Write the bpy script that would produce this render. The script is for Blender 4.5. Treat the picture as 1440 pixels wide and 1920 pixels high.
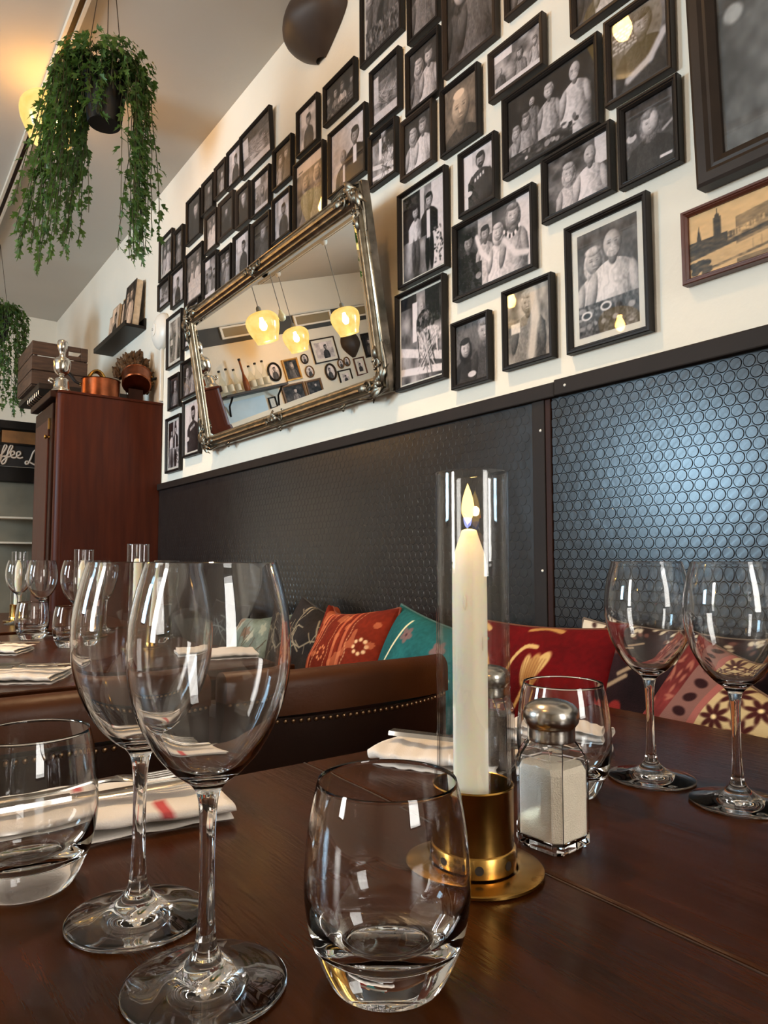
import bpy, bmesh, math, random
import numpy as np
from mathutils import Vector, Matrix, Euler

for _o in list(bpy.data.objects):
    bpy.data.objects.remove(_o, do_unlink=True)
SC = bpy.context.scene
COL = SC.collection
PI = math.pi
R = math.radians

# ------------------------------------------------------------------ camera
# X runs towards the photo wall, Y runs along it away from the viewer, Z is up
cam_d = bpy.data.cameras.new('camera')
cam = bpy.data.objects.new('camera', cam_d)
COL.objects.link(cam)
cam_d.sensor_fit = 'VERTICAL'
cam_d.sensor_height = 24.0
cam_d.lens = 24.0 * 1331.0 / 1920.0
cam_d.clip_start = 0.02
_pitch, _yaw = R(3.868), R(36.16)
cam.location = (0, 0, 0.98)
cam.rotation_euler = (PI / 2 + _pitch, 0, -_yaw)
SC.camera = cam

# ------------------------------------------------------------------ world, daylight, exposure
SC.view_settings.view_transform = 'Standard'
SC.view_settings.look = 'None'
SC.view_settings.gamma = 1.0
SC.view_settings.use_curve_mapping = False
SC.view_settings.exposure = 0.42
cy = SC.cycles
cy.max_bounces = 12
cy.diffuse_bounces = 3
cy.glossy_bounces = 5
cy.transmission_bounces = 12
cy.transparent_max_bounces = 16
cy.sample_clamp_indirect = 8.0
cy.blur_glossy = 0.3
world = bpy.data.worlds.new('daylight_sky')
SC.world = world
world.use_nodes = True
_wn = world.node_tree
_bg = _wn.nodes['Background']
_sky = _wn.nodes.new('ShaderNodeTexSky')
_sky.sky_type = 'PREETHAM'
_sky.turbidity = 6.0
_sky.sun_direction = (-0.3, -0.5, 0.8)
_wn.links.new(_sky.outputs['Color'], _bg.inputs['Color'])
_bg.inputs['Strength'].default_value = 0.35

DAY = (1.0, 0.96, 0.89)
def area(name, loc, rot, sx, sy, power, color):
    l = bpy.data.lights.new(name, 'AREA')
    l.shape = 'RECTANGLE'; l.size = sx; l.size_y = sy; l.energy = power; l.color = color
    o = bpy.data.objects.new(name, l); COL.objects.link(o)
    o.location = loc; o.rotation_euler = rot
    return o
# daylight that stands in the window openings of the street side
area('daylight_side_window', (-3.44, 3.50, 1.78), (0, -PI / 2, 0), 1.05, .90, 135, (0.50, 0.78, 1.0))
area('daylight_side_shopfront', (-3.44, 1.45, 1.75), (0, -PI / 2, 0), 1.7, .6, 76, DAY)
area('daylight_front_shopfront', (0.45, -2.64, 1.75), (PI / 2, 0, 0), .8, 1.7, 46, DAY)

# ------------------------------------------------------------------ mesh helpers
class MB:
    def __init__(s): s.v = []; s.f = []
    def add(s, vs, fs):
        n = len(s.v); s.v.extend([tuple(p) for p in vs]); s.f.extend([tuple(i + n for i in f) for f in fs]); return s
    def box(s, x0, x1, y0, y1, z0, z1):
        return s.add([(x0,y0,z0),(x1,y0,z0),(x1,y1,z0),(x0,y1,z0),(x0,y0,z1),(x1,y0,z1),(x1,y1,z1),(x0,y1,z1)],
                     [(0,3,2,1),(4,5,6,7),(0,1,5,4),(1,2,6,5),(2,3,7,6),(3,0,4,7)])
    def cham(s, x0, x1, y0, y1, z0, z1, b=.004):
        """box with all twelve edges chamfered"""
        c = [(x0+x1)/2,(y0+y1)/2,(z0+z1)/2]; h = [(x1-x0)/2,(y1-y0)/2,(z1-z0)/2]
        bm = bmesh.new(); bmesh.ops.create_cube(bm, size=1)
        for v in bm.verts: v.co = Vector((v.co.x*2*h[0], v.co.y*2*h[1], v.co.z*2*h[2]))
        bmesh.ops.bevel(bm, geom=list(bm.edges), offset=min(b, min(h)*.9), segments=2, affect='EDGES', profile=.5)
        bm.verts.index_update()
        vs = [(v.co.x+c[0], v.co.y+c[1], v.co.z+c[2]) for v in bm.verts]
        fs = [tuple(v.index for v in f.verts) for f in bm.faces]
        bm.free(); return s.add(vs, fs)
    def lathe(s, prof, n=48, cx=0, cy=0, cz=0, axis='z', close=False):
        """prof: list of (r, h); a zero radius becomes a pole"""
        rings = []; vs = []
        for r, h in prof:
            if r < 1e-6: rings.append([len(vs)]); vs.append((0,0,h))
            else:
                rings.append(list(range(len(vs), len(vs)+n)))
                for k in range(n):
                    a = 2*PI*k/n; vs.append((r*math.cos(a), r*math.sin(a), h))
        fs = []
        pairs = list(zip(rings[:-1], rings[1:]))
        if close: pairs.append((rings[-1], rings[0]))
        for A, B in pairs:
            if len(A) == 1 and len(B) == 1: continue
            for k in range(n):
                k2 = (k+1) % n
                if len(A) == 1: fs.append((A[0], B[k2], B[k]))
                elif len(B) == 1: fs.append((A[k], A[k2], B[0]))
                else: fs.append((A[k], A[k2], B[k2], B[k]))
        if axis == 'x': vs = [(z, x, y) for x, y, z in vs]
        elif axis == 'y': vs = [(y, z, x) for x, y, z in vs]
        return s.add([(x+cx, y+cy, z+cz) for x, y, z in vs], fs)
    def tube(s, pts, r, n=8, cap=True):
        pts = [Vector(p) for p in pts]
        rr = r if hasattr(r, '__len__') else [r]*len(pts)
        rings = []; vs = []; up = None
        for i, p in enumerate(pts):
            t = (pts[min(i+1, len(pts)-1)] - pts[max(i-1, 0)])
            if t.length < 1e-9: t = Vector((0,0,1))
            t.normalize()
            if up is None:
                up = Vector((0,0,1)) if abs(t.z) < .9 else Vector((1,0,0))
            a = t.cross(up)
            if a.length < 1e-6: a = t.orthogonal()
            a.normalize(); b = a.cross(t).normalized(); up = b
            rings.append(len(vs))
            for k in range(n):
                q = 2*PI*k/n; vs.append(p + (a*math.cos(q) + b*math.sin(q))*rr[i])
        fs = []
        for i in range(len(pts)-1):
            for k in range(n):
                k2 = (k+1) % n
                fs.append((rings[i]+k, rings[i]+k2, rings[i+1]+k2, rings[i+1]+k))
        if cap:
            fs.append(tuple(rings[0]+k for k in range(n))[::-1]); fs.append(tuple(rings[-1]+k for k in range(n)))
        return s.add(vs, fs)
    def ball(s, c, rx, ry=None, rz=None, n=12, m=8):
        ry = ry or rx; rz = rz or rx
        prof = [(math.sin(PI*i/m), -math.cos(PI*i/m)) for i in range(m+1)]
        prof[0] = (0,-1); prof[-1] = (0,1)
        t = MB().lathe(prof, n)
        return s.add([(x*rx+c[0], y*ry+c[1], z*rz+c[2]) for x,y,z in t.v], t.f)
    def extrude(s, outline, z0, z1):
        n = len(outline)
        vs = [(x,y,z0) for x,y in outline] + [(x,y,z1) for x,y in outline]
        fs = [tuple(range(n))[::-1], tuple(range(n,2*n))] + [(i,(i+1)%n,n+(i+1)%n,n+i) for i in range(n)]
        return s.add(vs, fs)
    def xf(s, M):
        s.v = [tuple(M @ Vector(p)) for p in s.v]; return s
    def merge(s, o): return s.add(o.v, o.f)
    def mesh(s, name, smooth=False, angle=None):
        me = bpy.data.meshes.new(name); me.from_pydata([tuple(v) for v in s.v], [], s.f)
        me.validate()
        if smooth:
            me.polygons.foreach_set('use_smooth', [True]*len(me.polygons))
            if angle is not None: me.set_sharp_from_angle(angle=R(angle))
        me.update(); return me
    def build(s, name, mat, parent=None, smooth=False, angle=None, loc=None, label=None):
        o = bpy.data.objects.new(name, s.mesh(name, smooth, angle)); COL.objects.link(o)
        o.data.materials.append(mat)
        if parent is not None: o.parent = parent
        if loc is not None: o.location = loc
        if label: o['label'] = label
        return o

def link(name, me, parent=None, loc=None, rot=None, scale=None):
    o = bpy.data.objects.new(name, me); COL.objects.link(o)
    if parent is not None: o.parent = parent
    if loc is not None: o.location = loc
    if rot is not None: o.rotation_euler = rot
    if scale is not None: o.scale = scale
    return o
def tag(o, label, cat, group=None):
    o['label'] = label; o['category'] = cat
    if group: o['group'] = group
    return o
def thing(name, label, cat, loc=(0,0,0), rot=(0,0,0), group=None):
    o = bpy.data.objects.new(name, None); COL.objects.link(o)
    o.empty_display_size = .05
    o.location = loc; o.rotation_euler = rot
    return tag(o, label, cat, group)
def struct(o): o['kind'] = 'structure'; return o
def copy_tree(o, parent=None):
    c = o.copy(); COL.objects.link(c); c.parent = parent
    for ch in list(o.children): copy_tree(ch, c)
    return c
def crom(pts, k=4):
    """Catmull-Rom subdivision of a list of points"""
    P = [np.array(p, float) for p in pts]; out = []
    for i in range(len(P)-1):
        p0 = P[max(i-1,0)]; p1 = P[i]; p2 = P[i+1]; p3 = P[min(i+2,len(P)-1)]
        for j in range(k):
            t = j/k
            out.append(.5*((2*p1)+(-p0+p2)*t+(2*p0-5*p1+4*p2-p3)*t*t+(-p0+3*p1-3*p2+p3)*t**3))
    out.append(P[-1]); return [tuple(float(c) for c in p) for p in out]

# ------------------------------------------------------------------ materials
def srgb(r, g, b):
    f = lambda c: (c/255/12.92) if c/255 <= .04045 else ((c/255+.055)/1.055)**2.4
    return (f(r), f(g), f(b), 1)
def mat(name, col, rough=.5, metal=0., spec=.5, var=0., vscale=8., bump=0., bscale=60., stretch=(1,1,1), coat=0., sss=0., rvar=0., coords='Object'):
    m = bpy.data.materials.new(name); m.use_nodes = True
    nt = m.node_tree; b = nt.nodes['Principled BSDF']
    b.inputs['Base Color'].default_value = col
    b.inputs['Roughness'].default_value = rough
    b.inputs['Metallic'].default_value = metal
    b.inputs['Specular IOR Level'].default_value = spec
    b.inputs['Coat Weight'].default_value = coat
    if sss:
        b.inputs['Subsurface Weight'].default_value = sss
        b.inputs['Subsurface Radius'].default_value = (.02,.01,.004)
        b.inputs['Subsurface Scale'].default_value = 1.0
    tc = nt.nodes.new('ShaderNodeTexCoord'); mp = nt.nodes.new('ShaderNodeMapping')
    mp.inputs['Scale'].default_value = stretch
    nt.links.new(tc.outputs[coords], mp.inputs['Vector'])
    n1 = nt.nodes.new('ShaderNodeTexNoise'); n1.inputs['Scale'].default_value = vscale
    n1.inputs['Detail'].default_value = 4
    nt.links.new(mp.outputs['Vector'], n1.inputs['Vector'])
    if var:
        mx = nt.nodes.new('ShaderNodeMix'); mx.data_type = 'RGBA'
        lo = [c*(1-var) for c in col[:3]]+[1]; hi = [min(1,c*(1+var)) for c in col[:3]]+[1]
        rp = nt.nodes.new('ShaderNodeMapRange'); rp.inputs['From Min'].default_value = .3; rp.inputs['From Max'].default_value = .7
        nt.links.new(n1.outputs['Fac'], rp.inputs['Value'])
        nt.links.new(rp.outputs['Result'], mx.inputs['Factor'])
        mx.inputs['A'].default_value = lo; mx.inputs['B'].default_value = hi
        nt.links.new(mx.outputs['Result'], b.inputs['Base Color'])
    if rvar:
        rr = nt.nodes.new('ShaderNodeMapRange'); rr.inputs['To Min'].default_value = max(.02,rough-rvar); rr.inputs['To Max'].default_value = rough+rvar
        nt.links.new(n1.outputs['Fac'], rr.inputs['Value']); nt.links.new(rr.outputs['Result'], b.inputs['Roughness'])
    if bump:
        n2 = nt.nodes.new('ShaderNodeTexNoise'); n2.inputs['Scale'].default_value = bscale; n2.inputs['Detail'].default_value = 3
        nt.links.new(mp.outputs['Vector'], n2.inputs['Vector'])
        bp = nt.nodes.new('ShaderNodeBump'); bp.inputs['Strength'].default_value = bump; bp.inputs['Distance'].default_value = .01
        nt.links.new(n2.outputs['Fac'], bp.inputs['Height']); nt.links.new(bp.outputs['Normal'], b.inputs['Normal'])
    return m
def glassmat(name, col=(1,1,1,1), rough=0., ior=1.5):
    m = bpy.data.materials.new(name); m.use_nodes = True; nt = m.node_tree
    nt.nodes.remove(nt.nodes['Principled BSDF'])
    g = nt.nodes.new('ShaderNodeBsdfGlass'); g.inputs['Color'].default_value = col
    g.inputs['Roughness'].default_value = rough; g.inputs['IOR'].default_value = ior
    nt.links.new(g.outputs['BSDF'], nt.nodes['Material Output'].inputs['Surface'])
    return m
def panemat(name, ior=1.45, tint=(1,1,1,1), rough=.015):
    """thin flat pane: clear, with Fresnel reflection"""
    m = bpy.data.materials.new(name); m.use_nodes = True; nt = m.node_tree
    nt.nodes.remove(nt.nodes['Principled BSDF'])
    t = nt.nodes.new('ShaderNodeBsdfTransparent'); t.inputs['Color'].default_value = tint
    g = nt.nodes.new('ShaderNodeBsdfGlossy'); g.inputs['Roughness'].default_value = rough
    fr = nt.nodes.new('ShaderNodeFresnel'); fr.inputs['IOR'].default_value = ior
    geo = nt.nodes.new('ShaderNodeNewGeometry'); mr = nt.nodes.new('ShaderNodeMapRange')
    mr.inputs['To Min'].default_value = ior; mr.inputs['To Max'].default_value = 1/ior     # the far face of the pane bends the same way
    nt.links.new(geo.outputs['Backfacing'], mr.inputs['Value']); nt.links.new(mr.outputs['Result'], fr.inputs['IOR'])
    mx = nt.nodes.new('ShaderNodeMixShader')
    nt.links.new(fr.outputs['Fac'], mx.inputs['Fac']); nt.links.new(t.outputs['BSDF'], mx.inputs[1]); nt.links.new(g.outputs['BSDF'], mx.inputs[2])
    nt.links.new(mx.outputs['Shader'], nt.nodes['Material Output'].inputs['Surface'])
    return m
def emitmat(name, col, strength, transp=0.):
    m = bpy.data.materials.new(name); m.use_nodes = True; nt = m.node_tree
    nt.nodes.remove(nt.nodes['Principled BSDF'])
    e = nt.nodes.new('ShaderNodeEmission'); e.inputs['Color'].default_value = col; e.inputs['Strength'].default_value = strength
    out = nt.nodes['Material Output']
    if transp:
        t = nt.nodes.new('ShaderNodeBsdfTransparent'); mx = nt.nodes.new('ShaderNodeMixShader')
        t.inputs['Color'].default_value = (1,.9,.7,1)
        mx.inputs['Fac'].default_value = 1-transp
        nt.links.new(t.outputs['BSDF'], mx.inputs[1]); nt.links.new(e.outputs['Emission'], mx.inputs[2])
        nt.links.new(mx.outputs['Shader'], out.inputs['Surface'])
    else: nt.links.new(e.outputs['Emission'], out.inputs['Surface'])
    return m
def attrmat(name, rough=.6, spec=.3, bump=0., bscale=300.):
    """colour comes from the print or weave stored on the mesh"""
    m = bpy.data.materials.new(name); m.use_nodes = True; nt = m.node_tree; b = nt.nodes['Principled BSDF']
    a = nt.nodes.new('ShaderNodeVertexColor'); a.layer_name = 'Col'
    nt.links.new(a.outputs['Color'], b.inputs['Base Color'])
    b.inputs['Roughness'].default_value = rough; b.inputs['Specular IOR Level'].default_value = spec
    if bump:
        tc = nt.nodes.new('ShaderNodeTexCoord'); n2 = nt.nodes.new('ShaderNodeTexNoise'); n2.inputs['Scale'].default_value = bscale
        nt.links.new(tc.outputs['Object'], n2.inputs['Vector'])
        bp = nt.nodes.new('ShaderNodeBump'); bp.inputs['Strength'].default_value = bump; bp.inputs['Distance'].default_value = .003
        nt.links.new(n2.outputs['Fac'], bp.inputs['Height']); nt.links.new(bp.outputs['Normal'], b.inputs['Normal'])
    return m

M = dict(
    plaster=mat('white_plaster', srgb(232,224,208), .75, spec=.2, var=.03, vscale=3, bump=.12, bscale=45),
    ceiling=mat('ceiling_paint', srgb(190,185,176), .85, spec=.15, var=.03, vscale=2, bump=.05, bscale=40),
    floor=mat('dark_floor_boards', srgb(84,60,42), .5, var=.3, vscale=4, stretch=(1,12,1)),
    rubber=mat('black_rubber_sheet', srgb(34,31,29), .25, spec=.5, var=.15, vscale=20, bump=.06, bscale=26, rvar=.03),
    darktrim=mat('dark_trim', srgb(36,28,23), .6, spec=.2, var=.15, bump=.05),
    table=mat('dark_stained_table_wood', srgb(57,26,6), .22, spec=.13, var=.32, vscale=7, stretch=(7,.7,3), bump=.05, bscale=34, rvar=.05),
    table_edge=mat('worn_table_edge', srgb(64,40,22), .6, var=.3, vscale=40),
    cabwood=mat('reddish_mahogany', srgb(66,25,8), .42, spec=.15, var=.28, vscale=6, stretch=(6,6,.5), bump=.03, bscale=20, rvar=.06),
    cabdark=mat('dark_mahogany', srgb(44,20,9), .5, spec=.15, var=.25, vscale=6, stretch=(6,6,.6)),
    cratewood=mat('weathered_crate_wood', srgb(82,58,42), .7, var=.4, vscale=9, stretch=(1,1,8), bump=.2, bscale=40),
    boxwood=mat('ochre_box_wood', srgb(140,92,48), .6, var=.3, vscale=8),
    leather=mat('brown_leather', srgb(72,37,12), .42, spec=.22, var=.18, vscale=10, bump=.06, bscale=220),
    leather_d=mat('dark_brown_leather', srgb(40,20,9), .5, spec=.2, var=.18, vscale=10, bump=.06, bscale=220),
    stud=mat('aged_brass_studs', srgb(150,120,90), .35, metal=1.),
    black=mat('black_painted_wood', srgb(23,17,13), .45, var=.2, vscale=20, spec=.25),
    blackbrown=mat('brown_black_wood', srgb(42,31,23), .45, spec=.28, var=.2, vscale=20),
    redbrown=mat('red_brown_frame_wood', srgb(82,40,26), .38, var=.25, vscale=14, stretch=(1,1,1)),
    goldframe=mat('gilt_frame', srgb(176,126,62), .4, metal=.6, var=.2, vscale=30),
    oldwood=mat('carved_brown_frame', srgb(110,80,50), .5, var=.25, vscale=20),
    card=mat('cream_card_mount', srgb(228,222,210), .8, spec=.2, var=.02),
    backing=mat('backing_board', srgb(90,75,60), .8),
    silver=mat('tarnished_silver_leaf', srgb(156,147,130), .30, metal=1., var=.35, vscale=26, bump=.08, bscale=120, rvar=.08),
    silver_d=mat('dark_silver_carving', srgb(116,107,93), .36, metal=1., var=.5, vscale=60),
    polish=mat('polished_silver', srgb(206,200,190), .18, metal=1., var=.1, vscale=20),
    steel=mat('stainless_steel', srgb(190,184,176), .22, metal=1.),
    mirror=mat('mirror_glass', (.86,.88,.85,1), 0.0, metal=1.),
    brass=mat('aged_brass', srgb(178,136,70), .24, metal=1., var=.22, vscale=30, rvar=.08),
    brass_d=mat('dark_vent_hole', srgb(30,20,10), .6),
    copper=mat('worn_copper', srgb(140,80,52), .32, metal=1., var=.35, vscale=18, rvar=.1, bump=.05, bscale=50),
    iron=mat('black_iron', srgb(30,26,24), .5, metal=.6),
    wax=mat('cream_wax', srgb(246,236,216), .45, sss=.9, spec=.4),
    drip=mat('wax_drip', srgb(240,228,204), .4),
    wick=mat('burnt_wick', srgb(28,22,20), .9),
    salt=mat('salt_grains', srgb(244,230,208), .9, spec=.1, bump=.3, bscale=900),
    pepper=mat('ground_pepper', srgb(96,84,72), .9, var=.5, vscale=900),
    white=mat('white_enamel', srgb(232,226,214), .35, var=.02),
    whitemetal=mat('cream_painted_metal', srgb(214,202,184), .5),
    pot=mat('dark_plant_pot', srgb(24,19,17), .6),
    leaf=None, vine=mat('vine_stem', srgb(62,62,34), .6),
    wire=mat('hanger_wire', srgb(70,60,50), .5, metal=.5),
    cord=mat('grey_lamp_cord', srgb(120,116,108), .6),
    dry=mat('dried_flowers', srgb(92,66,42), .95, var=.5, vscale=60, bump=.5, bscale=120),
    soot=mat('dark_bronze_brown', srgb(62,50,42), .5, var=.2, vscale=9, spec=.35),
    chalk=mat('black_sign_board', srgb(28,22,20), .6, var=.2),
    chalkink=mat('cream_sign_paint', srgb(206,184,164), .7),
    greywall=mat('grey_green_back_panel', srgb(118,112,96), .6, var=.2, vscale=6),
    tile=mat('pale_blue_tile', srgb(176,190,196), .3, var=.1, vscale=6),
    glass=glassmat('clear_glass', (1,1,1,1)),
    bglass=panemat('bottle_glass', 1.5, (.95,.95,.91,1), .03),
    tubeglass=panemat('thin_tube_glass', 1.5, (.97,.97,.965,1), .0),
    pane=panemat('picture_glass', 1.42, (.97,.97,.97,1)),
    brownglass=mat('brown_bottle_glass', srgb(128,62,24), .12, spec=.6),
    print=attrmat('photographic_print', .55, .25),
    weave=attrmat('woven_cushion_cloth', .9, .15, bump=.35, bscale=420),
    linen=attrmat('napkin_linen', .9, .1, bump=.25, bscale=700),
    bench=mat('bench_upholstery', srgb(50,34,26), .5, var=.2, bump=.05, bscale=200),
    paper=mat('page_edges', srgb(206,186,160), .9, var=.15, vscale=40, stretch=(40,1,1)),
)
def leafmat():
    m = bpy.data.materials.new('ivy_leaf_green'); m.use_nodes = True; nt = m.node_tree; b = nt.nodes['Principled BSDF']
    b.inputs['Roughness'].default_value = .5; b.inputs['Specular IOR Level'].default_value = .35
    oi = nt.nodes.new('ShaderNodeTexCoord'); n = nt.nodes.new('ShaderNodeTexNoise'); n.inputs['Scale'].default_value = 30
    geo = nt.nodes.new('ShaderNodeNewGeometry')
    nt.links.new(geo.outputs['Position'], n.inputs['Vector'])
    cr = nt.nodes.new('ShaderNodeValToRGB')
    cr.color_ramp.elements[0].position = .3; cr.color_ramp.elements[0].color = srgb(38,66,30)
    cr.color_ramp.elements[1].position = .7; cr.color_ramp.elements[1].color = srgb(92,124,64)
    nt.links.new(n.outputs['Fac'], cr.inputs['Fac'])
    nt.links.new(cr.outputs['Color'], b.inputs['Base Color'])
    tr = nt.nodes.new('ShaderNodeBsdfTranslucent'); tr.inputs['Color'].default_value = srgb(110,150,60)
    mx = nt.nodes.new('ShaderNodeMixShader'); mx.inputs['Fac'].default_value = .22
    nt.links.new(b.outputs['BSDF'], mx.inputs[1]); nt.links.new(tr.outputs['BSDF'], mx.inputs[2])
    nt.links.new(mx.outputs['Shader'], nt.nodes['Material Output'].inputs['Surface'])
    return m
M['leaf'] = leafmat()

# ------------------------------------------------------------------ the room
WX, CEIL, BY, FY, LX = 1.30, 3.09, 6.70, -2.60, -3.40
def sbox(name, m, *b):
    return struct(MB().box(*b).build(name, m))
sbox('floor', M['floor'], LX-.2, WX+.2, FY-.2, BY+.2, -.1, 0)
sbox('ceiling', M['ceiling'], LX-.2, WX+.2, FY-.2, BY+.2, CEIL, CEIL+.1)
sbox('wall_right', M['plaster'], WX, WX+.15, FY-.1, BY+.1, 0, CEIL)
sbox('wall_back', M['plaster'], LX-.1, WX, BY, BY+.15, 0, CEIL)
def holed(name, along, fixed0, fixed1, a0, a1, holes, m):
    """a wall with rectangular window openings; along = 'x' or 'y'"""
    b = MB()
    def put(p, q, z0, z1):
        if q-p < 1e-4 or z1-z0 < 1e-4: return
        if along == 'y': b.box(fixed0, fixed1, p, q, z0, z1)
        else: b.box(p, q, fixed0, fixed1, z0, z1)
    x = a0
    for h0, h1, z0, z1 in holes:
        put(x, h0, 0, CEIL); put(h0, h1, 0, z0); put(h0, h1, z1, CEIL); x = h1
    put(x, a1, 0, CEIL)
    return struct(b.build(name, m))
holed('wall_left', 'y', LX-.15, LX, FY, BY, [(1.12,1.78,.85,2.65),(3.03,3.97,1.23,2.33)], M['plaster'])
holed('wall_front', 'x', FY-.15, FY, LX, WX, [(.02,.88,.85,2.65)], M['plaster'])
def window(name, along, fixed, a0, a1, z0, z1, n):
    t = bpy.data.objects.new(name, None); COL.objects.link(t); struct(t)
    def bar(nm, p, q, y0, y1, m=M['black'], d=.03):
        b = MB()
        if along == 'y': b.box(fixed-d, fixed+d, p, q, y0, y1)
        else: b.box(p, q, fixed-d, fixed+d, y0, y1)
        b.build(nm, m, t)
    bar('window_frame', a0, a1, z0, z0+.05); bar('window_frame', a0, a1, z1-.05, z1)
    bar('window_frame', a0, a0+.05, z0, z1); bar('window_frame', a1-.05, a1, z0, z1)
    for i in range(1, n):
        p = a0+(a1-a0)*i/n; bar('window_bar', p-.02, p+.02, z0, z1)
    bar('window_pane', a0, a1, z0, z1, M['pane'], .003)
window('window_1', 'y', LX-.01, 1.12, 1.78, .85, 2.65, 1)
window('window_2', 'y', LX-.01, 3.03, 3.97, 1.23, 2.33, 1)
window('window_3', 'x', FY-.01, .02, .88, .85, 2.65, 1)

# dark band with white transom frames high on the back wall
sbox('trim_1', mat('dark_band_paint', srgb(58,56,52), .6, var=.15), LX, .60, BY-.02, BY, 2.545, 2.72)
for x0, x1 in ((-.79,-1.31),(-1.68,-2.18),(-2.50,-3.0)):
    t = thing('transom_panel', {-.79:'long white framed panel in dark band, nearest the corner cabinet side', -1.68:'middle long white framed panel in the dark band above pictures', -2.50:'white framed panel at far end of the dark band'}[x0], 'panel', (x0, BY-.02, 2.65))
    w = x1-x0
    MB().box(w, 0, -.02, 0, -.062, -.045).box(w, 0, -.02, 0, .045, .062).box(w, w+.025, -.02, 0, -.045, .045).box(-.025, 0, -.02, 0, -.045, .045).build('frame', M['white'], t)
    MB().box(w+.025, -.025, -.008, -.001, -.045, .045).build('inset', mat('tan_inset', srgb(140,124,92), .6), t)

# ------------------------------------------------------------------ rubber wainscot with raised coins
WT = 1.392                                  # top of the trim
SEAM = 1.105                                # joint between the two sheets
t_l = struct(MB().box(1.286, WX, SEAM+.012, 3.84, .40, WT-.035).build('trim_6', M['rubber']))
t_r = struct(MB().box(1.286, WX, FY, SEAM-.012, .40, WT-.035).build('trim_7', M['rubber']))
struct(MB().cham(1.272, WX, SEAM-.03, 3.84, WT-.035, WT, .003).build('trim_2', M['darktrim']))
struct(MB().cham(1.268, WX, FY, SEAM-.032, WT-.035, WT+.003, .003).build('trim_3', M['darktrim']))
struct(MB().cham(1.281, WX, SEAM-.010, SEAM+.006, .40, WT-.035, .002).build('trim_4', M['cabdark']))
struct(MB().cham(1.279, WX, SEAM+.007, SEAM+.045, .40, WT-.035, .002).build('trim_5', M['darktrim']))
screw = MB().lathe([(0,0),(.0035,0),(.003,.0015),(0,.002)], 12, axis='x').mesh('screw_head', True)
screw.materials.append(M['white'])
for y, z in ((SEAM+.018, 1.285), (SEAM+.018, .955)):
    link('screw_head', screw, bpy.data.objects['trim_5'], (1.279, y, z), (0,0,PI))
link('screw_head', screw, bpy.data.objects['trim_3'], (1.268, SEAM-.065, WT-.016), (0,0,PI))
def coin(n):
    r, h = .0119, .0006
    return MB().lathe([(r,-.0002),(r-.0001,h*.6),(r-.0006,h),(0,h)], n, axis='x').xf(Matrix.Rotation(PI,4,'Z'))
SP = .0252; RH = SP*.866
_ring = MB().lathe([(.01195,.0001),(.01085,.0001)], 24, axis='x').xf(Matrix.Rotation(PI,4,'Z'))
_disc = MB().lathe([(.01085,.0000),(.0107,.0004),(.0103,.0007),(0,.0007)], 24, axis='x').xf(Matrix.Rotation(PI,4,'Z'))
edge_shade = mat('painted_coin_edge_shade', srgb(12,11,11), .95, spec=.05)  # flat dark rings: the shaded outline of the coin edges, painted as colour
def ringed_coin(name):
    me = MB().merge(_ring).merge(_disc).mesh(name); me.materials.append(M['rubber']); me.materials.append(edge_shade)
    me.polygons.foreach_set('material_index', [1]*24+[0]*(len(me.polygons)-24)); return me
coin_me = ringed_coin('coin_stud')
near = []; far_b = MB(); near_b = MB(); ring_b = MB(); c12 = coin(12); c8 = coin(8)
def in_view(y, z):
    return .60 < y and z > .80
row = 0; z = WT-.05
while z > .60:
    y = -.4 + (row % 2)*SP/2
    while y < 3.80:
        if abs(y-SEAM) > .016 and not (SEAM < y < SEAM+.06):
            if y < SEAM: near.append((y, z))
            else:
                c = c12 if y < 2 else c8
                far_b.add([(p[0]+1.286, p[1]+y, p[2]+z) for p in c.v], c.f)
        y += SP
    z -= RH; row += 1
vis = sorted([p for p in near if in_view(*p)], key=lambda p: p[0]**2+1.69+(p[1]-.98)**2)
single = set(vis[:300])
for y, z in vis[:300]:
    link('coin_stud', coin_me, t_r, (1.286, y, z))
for p in near:
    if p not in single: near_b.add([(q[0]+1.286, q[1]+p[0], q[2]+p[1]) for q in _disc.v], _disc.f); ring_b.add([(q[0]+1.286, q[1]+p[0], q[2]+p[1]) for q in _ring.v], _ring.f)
near_b.build('coin_relief', M['rubber'], t_r)['kind'] = 'stuff'
ring_b.build('edge_shade_rings', edge_shade, t_r)['kind'] = 'stuff'
far_b.build('coin_relief', M['rubber'], t_l)['kind'] = 'stuff'

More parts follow.
